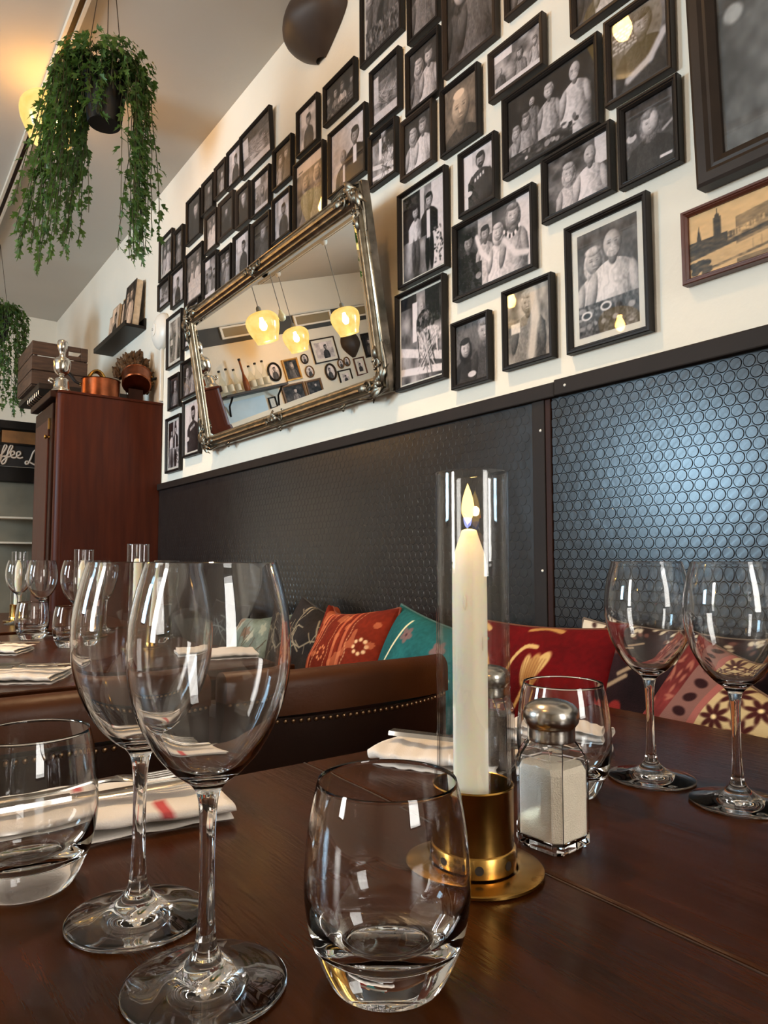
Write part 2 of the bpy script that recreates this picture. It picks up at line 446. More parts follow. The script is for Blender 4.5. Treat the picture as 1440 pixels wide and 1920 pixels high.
# ------------------------------------------------------------------ prints (painted in code, stored as mesh colours)
def noise2(h, w, cells, rng):
    g = rng.random((cells+2, cells+2))
    y = np.linspace(0, cells, h); x = np.linspace(0, cells, w)
    yi = y.astype(int); xi = x.astype(int); fy = (y-yi)[:,None]; fx = (x-xi)[None,:]
    fy = fy*fy*(3-2*fy); fx = fx*fx*(3-2*fx)
    a = g[np.ix_(yi,xi)]; b = g[np.ix_(yi,xi+1)]; c = g[np.ix_(yi+1,xi)]; d = g[np.ix_(yi+1,xi+1)]
    return (a*(1-fx)+b*fx)*(1-fy)+(c*(1-fx)+d*fx)*fy
def grid_print(name, w, h, img, m, parent, off=(0,0,0)):
    """flat print of size w x h whose colours are the array img (rows from the top, sRGB 0..1)"""
    ny, nx = img.shape[:2]
    if img.ndim == 2: img = np.repeat(img[:,:,None], 3, 2)
    lin = np.clip(img, 0, 1)**2.2
    xs = np.linspace(-w/2, w/2, nx)+off[0]; zs = np.linspace(h/2, -h/2, ny)+off[2]
    X, Z = np.meshgrid(xs, zs)
    V = np.stack([X, np.full_like(X, off[1]), Z], -1).reshape(-1,3)
    i = np.arange(ny*nx).reshape(ny,nx)
    Fc = np.stack([i[1:,:-1], i[1:,1:], i[:-1,1:], i[:-1,:-1]], -1).reshape(-1,4)
    return np_mesh(name, V, Fc, lin.reshape(-1,3), m, parent)
def np_mesh(name, V, Fc, rgb, m, parent, smooth=False):
    me = bpy.data.meshes.new(name)
    me.vertices.add(len(V)); me.vertices.foreach_set('co', V.astype(np.float32).ravel())
    me.loops.add(Fc.size); me.loops.foreach_set('vertex_index', Fc.astype(np.int32).ravel())
    me.polygons.add(len(Fc)); me.polygons.foreach_set('loop_start', np.arange(0, Fc.size, 4, dtype=np.int32))
    if smooth: me.polygons.foreach_set('use_smooth', np.ones(len(Fc), dtype=bool))
    me.update(); me.validate()
    if rgb is not None:
        ca = me.color_attributes.new('Col', 'FLOAT_COLOR', 'POINT')
        ca.data.foreach_set('color', np.concatenate([rgb, np.ones((len(rgb),1))], 1).astype(np.float32).ravel())
    me.materials.append(m)
    o = bpy.data.objects.new(name, me); COL.objects.link(o)
    if parent is not None: o.parent = parent
    return o

class Pic:
    """a small painter: x runs 0..asp, y runs 0..1 downwards"""
    def __init__(s, asp, res, seed, bg=.22, bgvar=.25, cells=6):
        s.h = res; s.w = max(8, int(res*asp)); s.asp = asp; s.rng = np.random.default_rng(seed)
        s.Y, s.X = np.mgrid[0:s.h, 0:s.w]; s.X = s.X/(s.w-1)*asp; s.Y = s.Y/(s.h-1)
        s.n1 = noise2(s.h, s.w, cells, s.rng); s.n2 = noise2(s.h, s.w, 22, s.rng); s.n3 = noise2(s.h, s.w, 48, s.rng)
        s.im = bg + bgvar*(s.n1-.5) + .10*(s.n2-.5)
    def put(s, mask, val, tex=.10):
        mask = np.clip(mask, 0, 1); v = val + tex*(s.n2-.5)*1.3 + tex*.8*(s.n3-.5)
        s.im = s.im*(1-mask) + v*mask
    def soft(s, d, k=.012): return np.clip(.5 - d/k, 0, 1)
    def ell(s, x, y, rx, ry, val, tex=.06, rot=0):
        dx, dy = s.X-x, s.Y-y; c, q = math.cos(rot), math.sin(rot)
        a = (dx*c+dy*q)/rx; b = (-dx*q+dy*c)/ry
        s.put(s.soft((np.sqrt(a*a+b*b)-1)*min(rx,ry)), val, tex)
    def rect(s, x0, x1, y0, y1, val, tex=.06):
        d = np.maximum(np.maximum(x0-s.X, s.X-x1), np.maximum(y0-s.Y, s.Y-y1)); s.put(s.soft(d), val, tex)
    def line(s, pts, wd, val, tex=.03):
        for (x0,y0),(x1,y1) in zip(pts[:-1], pts[1:]):
            vx, vy = x1-x0, y1-y0; L = vx*vx+vy*vy+1e-9
            t = np.clip(((s.X-x0)*vx+(s.Y-y0)*vy)/L, 0, 1)
            s.put(s.soft(np.hypot(s.X-x0-t*vx, s.Y-y0-t*vy)-wd, wd*.8+.004), val, tex)
    def lit(s, x, y, rx, ry, val, tex=.05, rot=0, k=None, amb=.52):
        """an ellipse lit like a ball from the upper left"""
        dx, dy = s.X-x, s.Y-y; c, q = math.cos(rot), math.sin(rot)
        a = (dx*c+dy*q)/rx; b = (-dx*q+dy*c)/ry; d2 = a*a+b*b
        nz = np.sqrt(np.clip(1-d2,0,1)); sh = np.clip(amb+(1-amb)*(.62*nz-.50*a-.42*b),.25,1.15)
        m = s.soft((np.sqrt(d2)-1)*min(rx,ry), k or max(.012,.14*min(rx,ry)))
        s.im = s.im*(1-m)+(val*sh+tex*(s.n2-.5)+tex*(s.n3-.5))*m
    def person(s, x, y, r, shirt=.7, hair=.2, skin=.72, long=False, bald=False, beard=False, arms=True, legs=None, glasses=False, wide=1.):
        g = s.rng; x += g.uniform(-.05,.05)*r; tl = g.uniform(-.18,.18)
        dy = s.Y-(y+1.05*r)
        wid = r*1.7*wide*np.sqrt(np.clip(dy/(1.2*r), 0, 1))
        bot = 1.2 if legs is None else y+r*legs*.5
        u = (s.X-x)/(r*1.8*wide); fold = np.sin(14*u+9*s.n1+5*s.n2)*.07
        m = s.soft(np.abs(s.X-x)-wid,.02)*(dy>0)*(s.Y<bot)
        s.im = s.im*(1-m)+(shirt*np.clip(.92-.34*u-.22*np.abs(u)+fold,.35,1.15)+.07*(s.n3-.5))*m
        if legs is not None:
            for e in (-.5,.5): s.lit(x+e*r, (bot+y+r*legs)/2, .48*r, (y+r*legs-bot)*.56, shirt*.45, .05)
        if arms and legs is None:
            for e in (-1,1): s.lit(x+e*1.35*r*wide, y+3.0*r, .42*r, 1.5*r, shirt*.92, .05, rot=-e*.18)
        s.lit(x, y+.95*r, .34*r, .5*r, skin*.68)
        if long: s.lit(x, y+.3*r, .95*r, 1.3*r, hair, .14, amb=.6)
        if not bald: s.lit(x, y-.16*r, .84*r, .98*r, hair, .14, amb=.6)
        s.lit(x, y+.05*r, .70*r, .93*r, skin, .05, rot=tl)
        if not bald: s.lit(x-.08*r, y-.80*r, .72*r, .36*r, hair, .12, rot=tl, amb=.6)
        ox = -tl*r*.4
        for e in (-.28, .28):
            s.line([(x+ox+(e-.14)*r, y-.19*r), (x+ox+(e+.14)*r, y-.21*r)], .022*r, skin*.55)
            s.ell(x+ox+e*r, y-.06*r, .19*r, .11*r, skin*.76, .04)
            s.ell(x+ox+e*r, y-.04*r, .09*r, .042*r, skin*.42, .02)
            if glasses: s.ell(x+ox+e*r, y-.04*r, .24*r, .17*r, .3, .05)
        s.ell(x+ox+.05*r, y+.22*r, .10*r, .20*r, skin*.84, .03); s.ell(x+ox-.04*r, y+.20*r, .05*r, .12*r, min(.95,skin*1.12), .02)
        s.ell(x+ox+.02*r, y+.36*r, .15*r, .05*r, skin*.62, .03)
        if beard: s.lit(x+ox, y+.60*r, .50*r, .36*r, .78 if hair > .5 else hair, .14, amb=.7)
        s.ell(x+ox, y+.53*r, .21*r, .050*r, skin*.58, .03); s.ell(x+ox, y+.51*r, .14*r, .025*r, min(.95,skin*1.1), .02)
    def crowd(s, n, y0, y1, r0, r1):
        for k in range(n):
            g = s.rng
            s.person(s.asp*(k+.5+g.uniform(-.25,.25))/n, g.uniform(y0,y1), g.uniform(r0,r1), g.uniform(.15,.85), g.uniform(.1,.8), g.uniform(.6,.82), long=g.random()<.4, bald=g.random()<.2)
    def done(s, tint=(1,.945,.94), gain=1.):
        im = np.clip(s.im*gain*1.16+.03*(s.n3-.5)+.06*(s.n1-.5), 0, 1); im = .03+.93*np.clip(im*.55+.45*im*im*(3-2*im)-.02, 0, 1)
        return im[:,:,None]*np.array(tint)[None,None,:]

def pic_for(kind, asp, res, seed):
    p = Pic(asp, res, seed); g = p.rng; A = asp; tint = (1,.945,.94)
    if kind == 'face':
        p = Pic(asp, res, seed, .42, .1); tint = (1,.86,.74)
        p.person(A*.5, .40, .30, .26, .55, .78, bald=True, wide=1.1); p.ell(A*.45,.17,.13,.07,.88,.02)
    elif kind == 'couple_mat':
        p = Pic(asp, res, seed, .33, .12); tint = (1,.95,.93)
        p.person(A*.28, .30, .125, .78, .82, .74, long=True, wide=1.0); p.person(A*.60, .19, .14, .84, .8, .76, bald=True, beard=True, wide=1.25)
        pass
        p.rect(0, A, .70, 1, .28, .22)
        for k in range(22): p.ell(g.uniform(0,A), g.uniform(.74,.98), g.uniform(.015,.05), g.uniform(.012,.03), g.uniform(.2,.6))
        for cx, cy in ((.14,.80),(.47,.76)):
            p.ell(A*cx, cy, .062, .042, .9, .02); p.ell(A*cx, cy, .042, .026, .16, .02)
    elif kind == 'group':
        p = Pic(asp, res, seed, .12, .12)
        for x, y, r, sh, ha, lo, ba in ((.30,.20,.07,.5,.3,0,1),(.50,.22,.10,.68,.75,0,0),(.78,.17,.125,.8,.6,0,1),(.10,.50,.09,.62,.7,1,0),(.22,.40,.09,.6,.5,1,0)):
            p.person(A*x, y, r, sh, ha, .76, long=lo, bald=ba, beard=ba, wide=1.15)
        p.rect(0, A*.75, .80, 1, .18, .2)
        for k in range(16): p.ell(g.uniform(A*.15,A*.8), g.uniform(.70,.95), g.uniform(.02,.06), g.uniform(.015,.05), g.uniform(.15,.75))
    elif kind == 'revel':
        p = Pic(asp, res, seed, .2, .4)
        p.rect(A*.82, A, 0, 1, .78); p.rect(A*.3, A*.5, 0, .3, .62)
        p.person(A*.16, .28, .13, .12, .1, .6); p.person(A*.40, .26, .11, .75, .12, .62); p.person(A*.58, .34, .12, .84, .88, .8, long=True)
        p.person(A*.78, .20, .15, .72, .55, .78, long=True)
        for k in range(9): p.ell(A*.66+k*.035, .42-.006*(k-4)**2+.06, .02, .03, .1 if k%2 else .9)
        p.line([(A*.66,.5),(A*.80,.75),(A*.95,.8)], .04, .8); p.line([(A*.28,.25),(A*.34,.5),(A*.45,.66)], .035, .82)
        p.rect(0, A*.35, .62, 1, .1, .08); p.ell(A*.3, .82, .06, .05, .5)
    elif kind == 'two_standing':
        p = Pic(asp, res, seed, .45, .5); p.rect(0, A*.5, 0, .55, .16); p.rect(A*.72, A, 0, 1, .82); p.rect(A*.44, A*.54, 0, .5, .75)
        p.person(A*.32, .24, .075, .86, .2, .74, legs=9); p.person(A*.66, .19, .078, .14, .12, .74, legs=10, wide=1.1); p.rect(A*.60, A*.68, .30, .62, .88)
        for k in range(30): p.ell(g.uniform(A*.78,A*.98), g.uniform(.55,.95), .02, .012, g.uniform(.1,.5), rot=g.uniform(0,3))
    elif kind == 'bench_child':
        p = Pic(asp, res, seed, .42, .5); p.rect(0, A*.4, .0, .14, .12); p.rect(A*.3, A*.42, .1, .55, .9); p.rect(A*.62, A*.95, .0, .4, .12)
        p.person(A*.55, .18, .06, .5, .5, .7, bald=True); p.ell(A*.62, .36, .16, .14, .22, .4); p.ell(A*.7, .55, .2, .12, .6, .4)
        p.put(p.soft(np.abs(p.Y-.62-.25*p.X)-.05), .82); p.put(p.soft(np.abs(p.Y-.86-.1*p.X)-.04), .88)
        for k in range(26): p.line([(A*g.uniform(.4,.95), g.uniform(.45,.7)), (A*g.uniform(.4,.95), g.uniform(.7,.98))], .008, g.uniform(.1,.9))
    elif kind == 'sweater':
        p = Pic(asp, res, seed, .74, .2); p.rect(0, A*.3, 0, 1, .86); p.person(A*.58, .22, .14, .24, .15, .66, wide=1.35, beard=True)
        for k in range(4): p.rect(A*(.37+.09*k), A*(.42+.09*k), .50-.02*k, .56-.02*k, .85, .02)
        p.ell(A*.15, .72, .10, .05, .8)
    elif kind == 'pair_laugh':
        p = Pic(asp, res, seed, .3, .3); p.rect(A*.8, A, 0, .5, .78); p.person(A*.36, .38, .17, .74, .75, .76, long=True, beard=True); p.person(A*.72, .24, .18, .84, .5, .76, bald=True, wide=1.2)
    elif kind == 'lady':
        p = Pic(asp, res, seed, .3, .2); p.person(A*.52, .34, .17, .2, .55, .8, long=True, wide=1.3); p.lit(A*.60,.33,.07,.14,.80,.05); p.ell(A*.12,.42,.08,.06,.7); p.ell(A*.14,.36,.05,.04,.2)
        p.rect(A*.7, A*.95, .86, .9, .85); p.line([(A*.78,.52),(A*.98,.44)], .02, .6)
    elif kind == 'man_brick':
        p = Pic(asp, res, seed, .36, .2); 
        for k in range(7):
            for j in range(4): p.rect(A*(.02+.12*j+(k%2)*.05), A*(.11+.12*j+(k%2)*.05), .12+.045*k, .15+.045*k, .62)
        p.person(A*.58, .24, .17, .24, .4, .62, wide=1.4); p.line([(A*.3,.86),(A*.7,.74),(A*.95,.5)], .05, .7)
    elif kind == 'woman_corner':
        p = Pic(asp, res, seed, .34, .12); p.person(A*.30, .42, .16, .22, .12, .8, long=True); p.person(A*.92, .22, .2, .3, .6, .72); p.ell(A*.5, .88, .10, .05, .8)
    elif kind == 'elder_statue':
        p = Pic(asp, res, seed, .5, .3); tint = (1,.93,.86); p.rect(0, A*.35, .40, .62, .36); p.person(A*.5, .2, .15, .5, .7, .66, wide=1.2); p.line([(A*.62,.05),(A*.66,.45),(A*.55,.95)], .07, .74); p.rect(A*.08, A*.3, .44, .58, .8)
    elif kind == 'suits':
        p = Pic(asp, res, seed, .72, .1); p.person(A*.36, .50, .13, .28, .5, .62, bald=True); p.person(A*.72, .30, .14, .14, .1, .62, wide=1.3); p.rect(A*.66, A*.76, .46, .75, .9); p.line([(A*.38,.68),(A*.38,.98)], .03, .85)
    elif kind == 'veil_pair':
        p = Pic(asp, res, seed, .42, .2); tint = (1,.90,.84); p.rect(0, A, 0, .17, .78, .03); p.rect(A*.08, A*.24, .12, .145, .3, .02)
        p.person(A*.36, .38, .12, .5, .72, .66, long=True); p.person(A*.78, .34, .12, .5, .8, .66, long=True)
    elif kind == 'table_party':
        p = Pic(asp, res, seed, .12, .1); p.crowd(4, .30, .42, .10, .14); p.rect(0, A, .72, 1, .3, .3)
    elif kind == 'family':
        p = Pic(asp, res, seed, .5, .3); p.rect(0, A*.4, 0, .2, .85); p.crowd(3, .28, .5, .09, .13); p.rect(0, A, .85, 1, .8)
    elif kind == 'portrait_light':
        p = Pic(asp, res, seed, .68, .25); p.rect(A*g.uniform(0,.3), A*g.uniform(.5,.7), 0, .4, .85); p.person(A*g.uniform(.4,.6), .32, .14, .25, .2, .6, legs=None, wide=.9)
    elif kind == 'portrait_dark':
        p = Pic(asp, res, seed, .2, .2); p.person(A*g.uniform(.35,.65), g.uniform(.25,.35), g.uniform(.13,.2), g.uniform(.1,.8), g.uniform(.1,.8), .76, long=g.random()<.4)
    elif kind == 'pair_dark':
        p = Pic(asp, res, seed, .18, .2); p.person(A*.32, .32, .14, g.uniform(.2,.8), g.uniform(.2,.8), .76, long=True); p.person(A*.68, .25, .15, g.uniform(.3,.9), g.uniform(.2,.6), .74)
    elif kind == 'pair_gown':
        p = Pic(asp, res, seed, .36, .2); tint = (1,.92,.88); p.person(A*.36, .26, .10, .84, .7, .7, legs=9, wide=.8); p.person(A*.72, .2, .11, .86, .6, .7, legs=9, wide=.9); p.rect(A*.1, A*.9, .55, .95, .8, .12)
    elif kind == 'harbour':
        p = Pic(asp, res, seed, .45, .35); p.put(p.soft(p.Y-.25), .25); 
        for k in range(40): p.line([(g.uniform(0,A), g.uniform(.35,.8)), (g.uniform(0,A), g.uniform(.35,.8))], .004, g.uniform(.1,.8))
        p.rect(0, A, .8, 1, .72, .05); p.rect(0, A*.2, .1, .6, .7)
    elif kind == 'big_grey':
        p = Pic(asp, res, seed, .36, .12, 4); tint = (1,.985,.96)
        p.put(.6*p.soft(np.abs(p.Y-.18+.22*p.X-.08)-.05,.1), .56); p.put(.5*p.soft(np.abs(p.Y-.50+.35*p.X)-.04,.09), .46); p.put(.55*p.soft(np.abs(p.Y-.64+.3*p.X)-.03,.08), .5)
        p.put(.9*p.soft(np.abs(p.X-.62)-.07,.08), .6); p.put(.5*p.soft(.80-p.Y,.2), .38); p.ell(.05,.58,.03,.03,.62)
    elif kind == 'sepia_town':
        p = Pic(asp, res, seed, .80, .08); tint = (1,.80,.55)
        p.put(p.soft(.36-.12*p.X-p.Y)*(p.X>.75), .50, .1)
        p.put(p.soft(.52-.10*p.X-p.Y)*(p.Y<.66-.12*p.X), .55, .35)
        p.rect(0, .62, .44, .66, .26, .18); p.rect(.40, .52, .16, .60, .24, .1); p.ell(.46, .15, .04, .05, .24); p.line([(.46,.03),(.46,.14)], .008, .24)
        p.put(p.soft(np.abs(p.X-.16)-.05*np.clip((p.Y-.2)/.3,0,1))*(p.Y>.2)*(p.Y<.5), .24)
        p.rect(.62, .9, .5, .58, .6, .3)
        for k in range(26): p.rect(.65+.05*k, .65+.05*k+g.uniform(.01,.04), .47-.01*k+g.uniform(-.03,.02), .56-.01*k, g.uniform(.3,.75), .1)
        p.put(p.soft(np.abs(p.Y-.70+.12*p.X)-.035), .30, .15)
        p.put(p.soft(.78-.12*p.X-p.Y)*(p.Y<.92), .76, .05)
        for k in range(14): p.ell(g.uniform(0,.34), g.uniform(.78,.98), .07, .05, .24, .2)
        p.put(p.soft(np.abs(p.Y-.97+.11*p.X)-.02)*(p.X>.35), .42, .3)
        for k in range(7): p.line([(1.0+.12*k,.70-.012*k),(1.0+.12*k,.86-.012*k)], .005, .35)
    return p.done(tint)

# ------------------------------------------------------------------ framed photographs
def moulding(hw, hh, prof):
    """profile (inset, out) swept round a rectangle, out of the wall = -y"""
    b = MB(); n = len(prof); cs = [(-1,-1),(1,-1),(1,1),(-1,1)]; vs = []
    for sx, sz in cs:
        for i, c in prof: vs.append((sx*(hw-i), -c, sz*(hh-i)))
    fs = []
    for k in range(4):
        k2 = (k+1) % 4
        for j in range(n-1): fs.append((k*n+j, k2*n+j, k2*n+j+1, k*n+j+1))
    return b.add(vs, fs)
def frame_parts(t, w, h, fw, depth, fmat, kind, seed, mat_w=0., px=560, gl=True):
    hw, hh = w/2, h/2
    prof = [(0,.001),(0,depth*.9),(fw*.12,depth),(fw*.45,depth),(fw*.6,depth*.88),(fw*.72,depth*.9),(fw,depth*.66),(fw,.002)]
    moulding(hw, hh, prof).build('moulding', fmat, t)
    MB().box(-hw+.002, hw-.002, -.003, -.0005, -hh+.002, hh-.002).build('backing_board', M['backing'], t)
    iw, ih = w-2*fw, h-2*fw
    if mat_w:
        MB().box(-iw/2, iw/2, -depth*.40, -depth*.32, -ih/2, ih/2).build('card_mount', M['card'], t)
        pw, ph = iw-2*mat_w, ih-2*mat_w
    else: pw, ph = iw, ih
    res = int(max(30, min(190, ph*px)))
    grid_print('photograph', pw, ph, pic_for(kind, pw/ph, res, seed), M['print'], t, (0, -depth*.42, 0))
    if gl: MB().box(-iw/2-.001, iw/2+.001, -depth*.56, -depth*.48, -ih/2-.001, ih/2+.001).build('glass_pane', M['pane'], t)
# far edge Y, near edge Y, bottom Z, top Z, picture, moulding width, mount width, label
BK, BB = 'black', 'blackbrown'
FR = [
 (3.914,3.700,2.538,2.785,'pair_dark',.014,.016,'narrow black frame with white mount, leftmost in the top left photo cluster',BK),
 (3.680,3.540,2.535,2.744,'portrait_dark',.018,0,'small black frame right of the white-mounted one, top left of cluster',BK),
 (3.495,3.300,2.597,2.834,'portrait_dark',.014,0,'black frame showing vertical figure, lower end of slanting top row of photos',BK),
 (3.290,3.140,2.669,2.842,'portrait_dark',.014,0,'second small black frame in the slanting top row from plant side',BK),
 (3.132,2.998,2.689,2.851,'portrait_dark',.014,0,'third small black frame in the slanting top row, dull grey print',BB),
 (2.990,2.832,2.675,2.859,'portrait_light',.014,0,'fourth small black frame in the slanting top row, left of harbour view',BK),
 (2.826,2.535,2.656,2.851,'harbour',.012,0,'wide thin black frame with crowded harbour view, tipping off the wall',BK),
 (3.242,3.092,2.461,2.649,'pair_gown',.014,0,'small dark frame below the slanting top row, pale couple print',BB),
 (3.078,2.905,2.465,2.654,'portrait_dark',.020,0,'thick dark double-edged frame with white figure, second row of cluster',BB),
 (2.880,2.740,2.446,2.624,'portrait_dark',.016,0,'small dark frame under harbour view, lone standing figure',BB),
 (2.717,2.550,2.433,2.610,'family',.014,0,'black frame with pale crowd print under right end of harbour view',BK),
 (2.525,2.362,2.469,2.646,'pair_dark',.014,0,'black frame beside harbour view with pair in pale clothes',BK),
 (2.327,2.166,2.519,2.704,'portrait_light',.013,0,'upright black frame standing free between harbour view and tall wall ornament',BK),
 (2.347,2.122,2.227,2.501,'veil_pair',.014,0,'brown tinted print with pale heading strip, cut off by mirror top',BK),
 (2.526,2.366,2.247,2.436,'portrait_light',.015,0,'black frame with grey suited figure, left of brown tinted print above mirror',BK),
 (3.500,3.262,2.272,2.548,'pair_gown',.013,0,'taller black frame with two figures in white gowns above mirror corner',BK),
 (3.708,3.512,2.324,2.525,'portrait_light',.013,0,'black frame with bearded person in dark coat, above white wall bell',BK),
 (3.923,3.728,2.376,2.530,'harbour',.014,0,'small black frame with grey print, lowest left of the top cluster',BK),
 (3.257,3.085,2.219,2.441,'family',.014,0,'black frame of pale crowd touching upper left edge of mirror',BK),
 (3.075,2.920,2.210,2.412,'pair_dark',.014,0,'black frame with leaning couple, second along the mirror top',BK),
 (2.905,2.730,2.223,2.425,'portrait_light',.016,0,'black frame with person in dark suit, third along the mirror top',BK),
 (2.716,2.540,2.215,2.411,'portrait_dark',.016,0,'black frame with white-clad standing figure, fourth along the mirror top',BB),
 (3.760,3.528,2.004,2.289,'elder_statue',.014,.018,'warmly lit tall frame with white mount between wall bell and mirror',BK),
 (3.510,3.300,2.053,2.276,'family',.014,0,'grey patterned print half hidden behind left side of mirror',BK),
 (3.718,3.552,1.772,1.957,'portrait_dark',.016,0,'small black frame directly right of dried flowers on cabinet',BK),
 (3.535,3.300,1.797,1.994,'pair_dark',.014,0,'black frame half hidden by left mirror edge, above the lowest pair',BK),
 (3.742,3.522,1.438,1.735,'two_standing',.015,.012,'lowest tall black frame with white border beside the red-brown cabinet',BK),
 (3.490,3.265,1.492,1.783,'sweater',.014,.010,'tall black frame at mirror bottom left corner, person in printed dark shirt',BK),
 (2.093,1.856,2.258,2.499,'suits',.014,0,'frame of two people in suits, overlapped by the mirror top right corner',BK),
 (2.129,1.920,2.542,2.695,'table_party',.013,0,'small wide black frame of cheering group below the dark wall ornament',BK),
 (1.892,1.660,2.627,2.988,'table_party',.016,.006,'tall dark frame cut by the picture top, right of the wall ornament',BK),
 (1.835,1.672,2.378,2.581,'harbour',.013,0,'upright black frame with jumbled grey print, above the window-scene photo',BK),
 (1.634,1.486,2.551,2.822,'portrait_dark',.014,0,'dark portrait frame cut by picture top, above the two laughing heads',BK),
 (1.643,1.482,2.326,2.529,'pair_dark',.014,0,'black frame with two laughing heads against dark ground, near yellow light',BK),
 (1.471,1.255,2.351,2.688,'pair_dark',.016,0,'large brown tinted frame at top centre glowing in yellow lamplight',BB),
 (1.843,1.690,2.178,2.364,'bench_child',.014,0,'small black frame with person before bright window, right of mirror corner',BK),
 (1.671,1.512,2.134,2.323,'pair_dark',.015,0,'brown-black frame with two smiling people, above the tall doorway photo',BB),
 (1.482,1.322,2.119,2.321,'face',.013,0,'sepia close-up portrait of bald smiling head in black frame',BK),
 (1.408,1.262,1.913,2.098,'sweater',.015,0,'black frame with dark-haired person in lettered sweatshirt, below sepia portrait',BK),
 (1.288,1.096,2.179,2.316,'family',.015,0,'wide dark frame of group in white shirts, above the big table party',BB),
 (1.240,.938,1.948,2.165,'group',.015,0,'large wide black frame of festive dinner group, centre right',BK),
 (1.228,1.075,2.370,2.559,'portrait_dark',.015,0,'dark frame corner at picture top, right of the yellow light',BB),
 (1.019,.845,2.195,2.406,'pair_dark',.015,0,'dark frame cut by picture top above the big dinner group',BB),
 (.927,.762,1.973,2.172,'man_brick',.014,0,'dark frame with brick wall print and bright bulb reflection in its glass',BB),
 (.897,.751,1.773,1.959,'lady',.015,0,'thick black frame with pale-haired person, beneath bulb reflection frame',BK),
 (1.113,.910,1.782,1.945,'pair_laugh',.015,0,'wide black frame of two people leaning together, under the big dinner group',BK),
 (1.045,.826,1.447,1.747,'couple_mat',.014,.016,'largest white-mounted black frame, couple with coffee cups, above wainscot',BK),
 (.714,.150,1.692,2.400,'big_grey',.050,0,'big heavy dark frame at right edge with blurred grey picture',BB),
 (.757,.388,1.517,1.667,'sepia_town',.012,0,'red-brown wooden frame with sepia harbour town view at right edge','redbrown'),
 (1.682,1.456,1.799,2.096,'two_standing',.012,.006,'tall black frame with two people standing in doorway, right of mirror',BK),
 (1.434,1.136,1.687,1.903,'revel',.014,0,'wide black frame of raucous party, one in patterned collar',BK),
 (1.694,1.467,1.485,1.786,'bench_child',.012,.006,'tall black frame with figure on street bench, lowest beside mirror',BK),
 (1.441,1.291,1.442,1.630,'woman_corner',.013,0,'small black frame with dark-haired smiling person, lowest row over wainscot',BK),
 (1.248,1.082,1.453,1.660,'elder_statue',.013,0,'black frame with glowing lamp reflection in its glass, lowest row',BK),
]
for i, (y1, y0, z0, z1, kind, fw, mw, lab, fm) in enumerate(FR):
    lean = R(3.5) if kind == 'harbour' and y1 == 2.826 else R(3.0) if kind == 'big_grey' else R(.4+.5*((i*37) % 5)/5)
    w, h = y1-y0-.004, z1-z0-.003
    depth = .020 if kind != 'big_grey' else .035
    t = thing('framed_photograph', lab, 'picture', (WX-.002-math.sin(lean)*h/2, (y0+y1)/2, (z0+z1)/2), (lean, 0, -PI/2), 'photographs on the long white wall')
    frame_parts(t, w, h, fw, depth, M[fm], kind, 100+i, mw, px=(340 if y0 > 2.1 else 560))

# ------------------------------------------------------------------ leaning silver mirror
MW, MH, MT = 1.448, .636, R(9.687)
_B = Vector((1.258, 1.695, 1.488)); _v = Vector((-math.sin(MT), 0, math.cos(MT)))
mc = _B + Vector((0, MW/2, 0)) + _v*(MH/2)
mir = thing('wall_mirror', 'large ornate silver framed mirror leaning out from the photo wall', 'mirror', mc, (MT, 0, -PI/2))
# local: x right, z up, -y out of the wall; the outer front edge lies at y = 0
FWD = .058
prof = [(0,-.030),(0,-.004),(.004,.000),(.010,.002),(.016,-.003),(.020,-.004),(.026,.006),(.034,.010),(.042,.008),(.048,.001),(.052,-.001),(.057,.004),(.062,.003),(.066,-.004),(FWD,-.008),(FWD,-.014)]
mo = moulding(MW/2, MH/2, [(i, c) for i, c in [(a*.8, c) for a, c in prof[:-2]]+prof[-2:]]); mo.build('silver_moulding', M['silver'], mir, True, 35)
hw, hh = MW/2-FWD, MH/2-FWD; bv = .020
MB().add([(-hw+bv,.0105,-hh+bv),(hw-bv,.0105,-hh+bv),(hw-bv,.0105,hh-bv),(-hw+bv,.0105,hh-bv)],[(0,1,2,3)]).build('mirror_glass', M['mirror'], mir)
vs = [(-hw,.0135,-hh),(hw,.0135,-hh),(hw,.0135,hh),(-hw,.0135,hh),(-hw+bv,.0105,-hh+bv),(hw-bv,.0105,-hh+bv),(hw-bv,.0105,hh-bv),(-hw+bv,.0105,hh-bv)]
MB().add(vs,[(0,1,5,4),(1,2,6,5),(2,3,7,6),(3,0,4,7)]).build('bevelled_rim', M['mirror'], mir)
MB().box(-MW/2+.01, MW/2-.01, .016, .030, -MH/2+.01, MH/2-.01).build('backing_board', M['oldwood'], mir)
rng = random.Random(5)
def scroll(b, cx, cz, r, turns, sgn, rad, y=-.006, a0=0.):
    pts = []
    for k in range(15):
        u = k/14; a = a0+sgn*u*turns*2*PI; q = r*(1-.82*u)
        pts.append((cx+q*math.cos(a), y-.006*u, cz+q*math.sin(a)))
    b.tube(pts, [rad*(1-.45*k/14) for k in range(15)], 6)
def acanthus(b, cx, cz, ang, L, wd):
    """one carved leaf: a bent, ribbed blade"""
    ca, sa = math.cos(ang), math.sin(ang); vs = []; fs = []; n = 6
    for i in range(n+1):
        u = i/n; half = wd*math.sin(PI*min(1,u*.85+.12))*(1-.25*(i % 2)); up = .004+.012*math.sin(PI*u)
        for q in (-1,0,1):
            lx, lz = u*L, q*half
            vs.append((cx+lx*ca-lz*sa, -up-(.004 if q == 0 else 0), cz+lx*sa+lz*ca))
    for i in range(n):
        for q in range(2):
            a = i*3+q; fs.append((a,a+1,a+4,a+3))
    b.add(vs, fs)
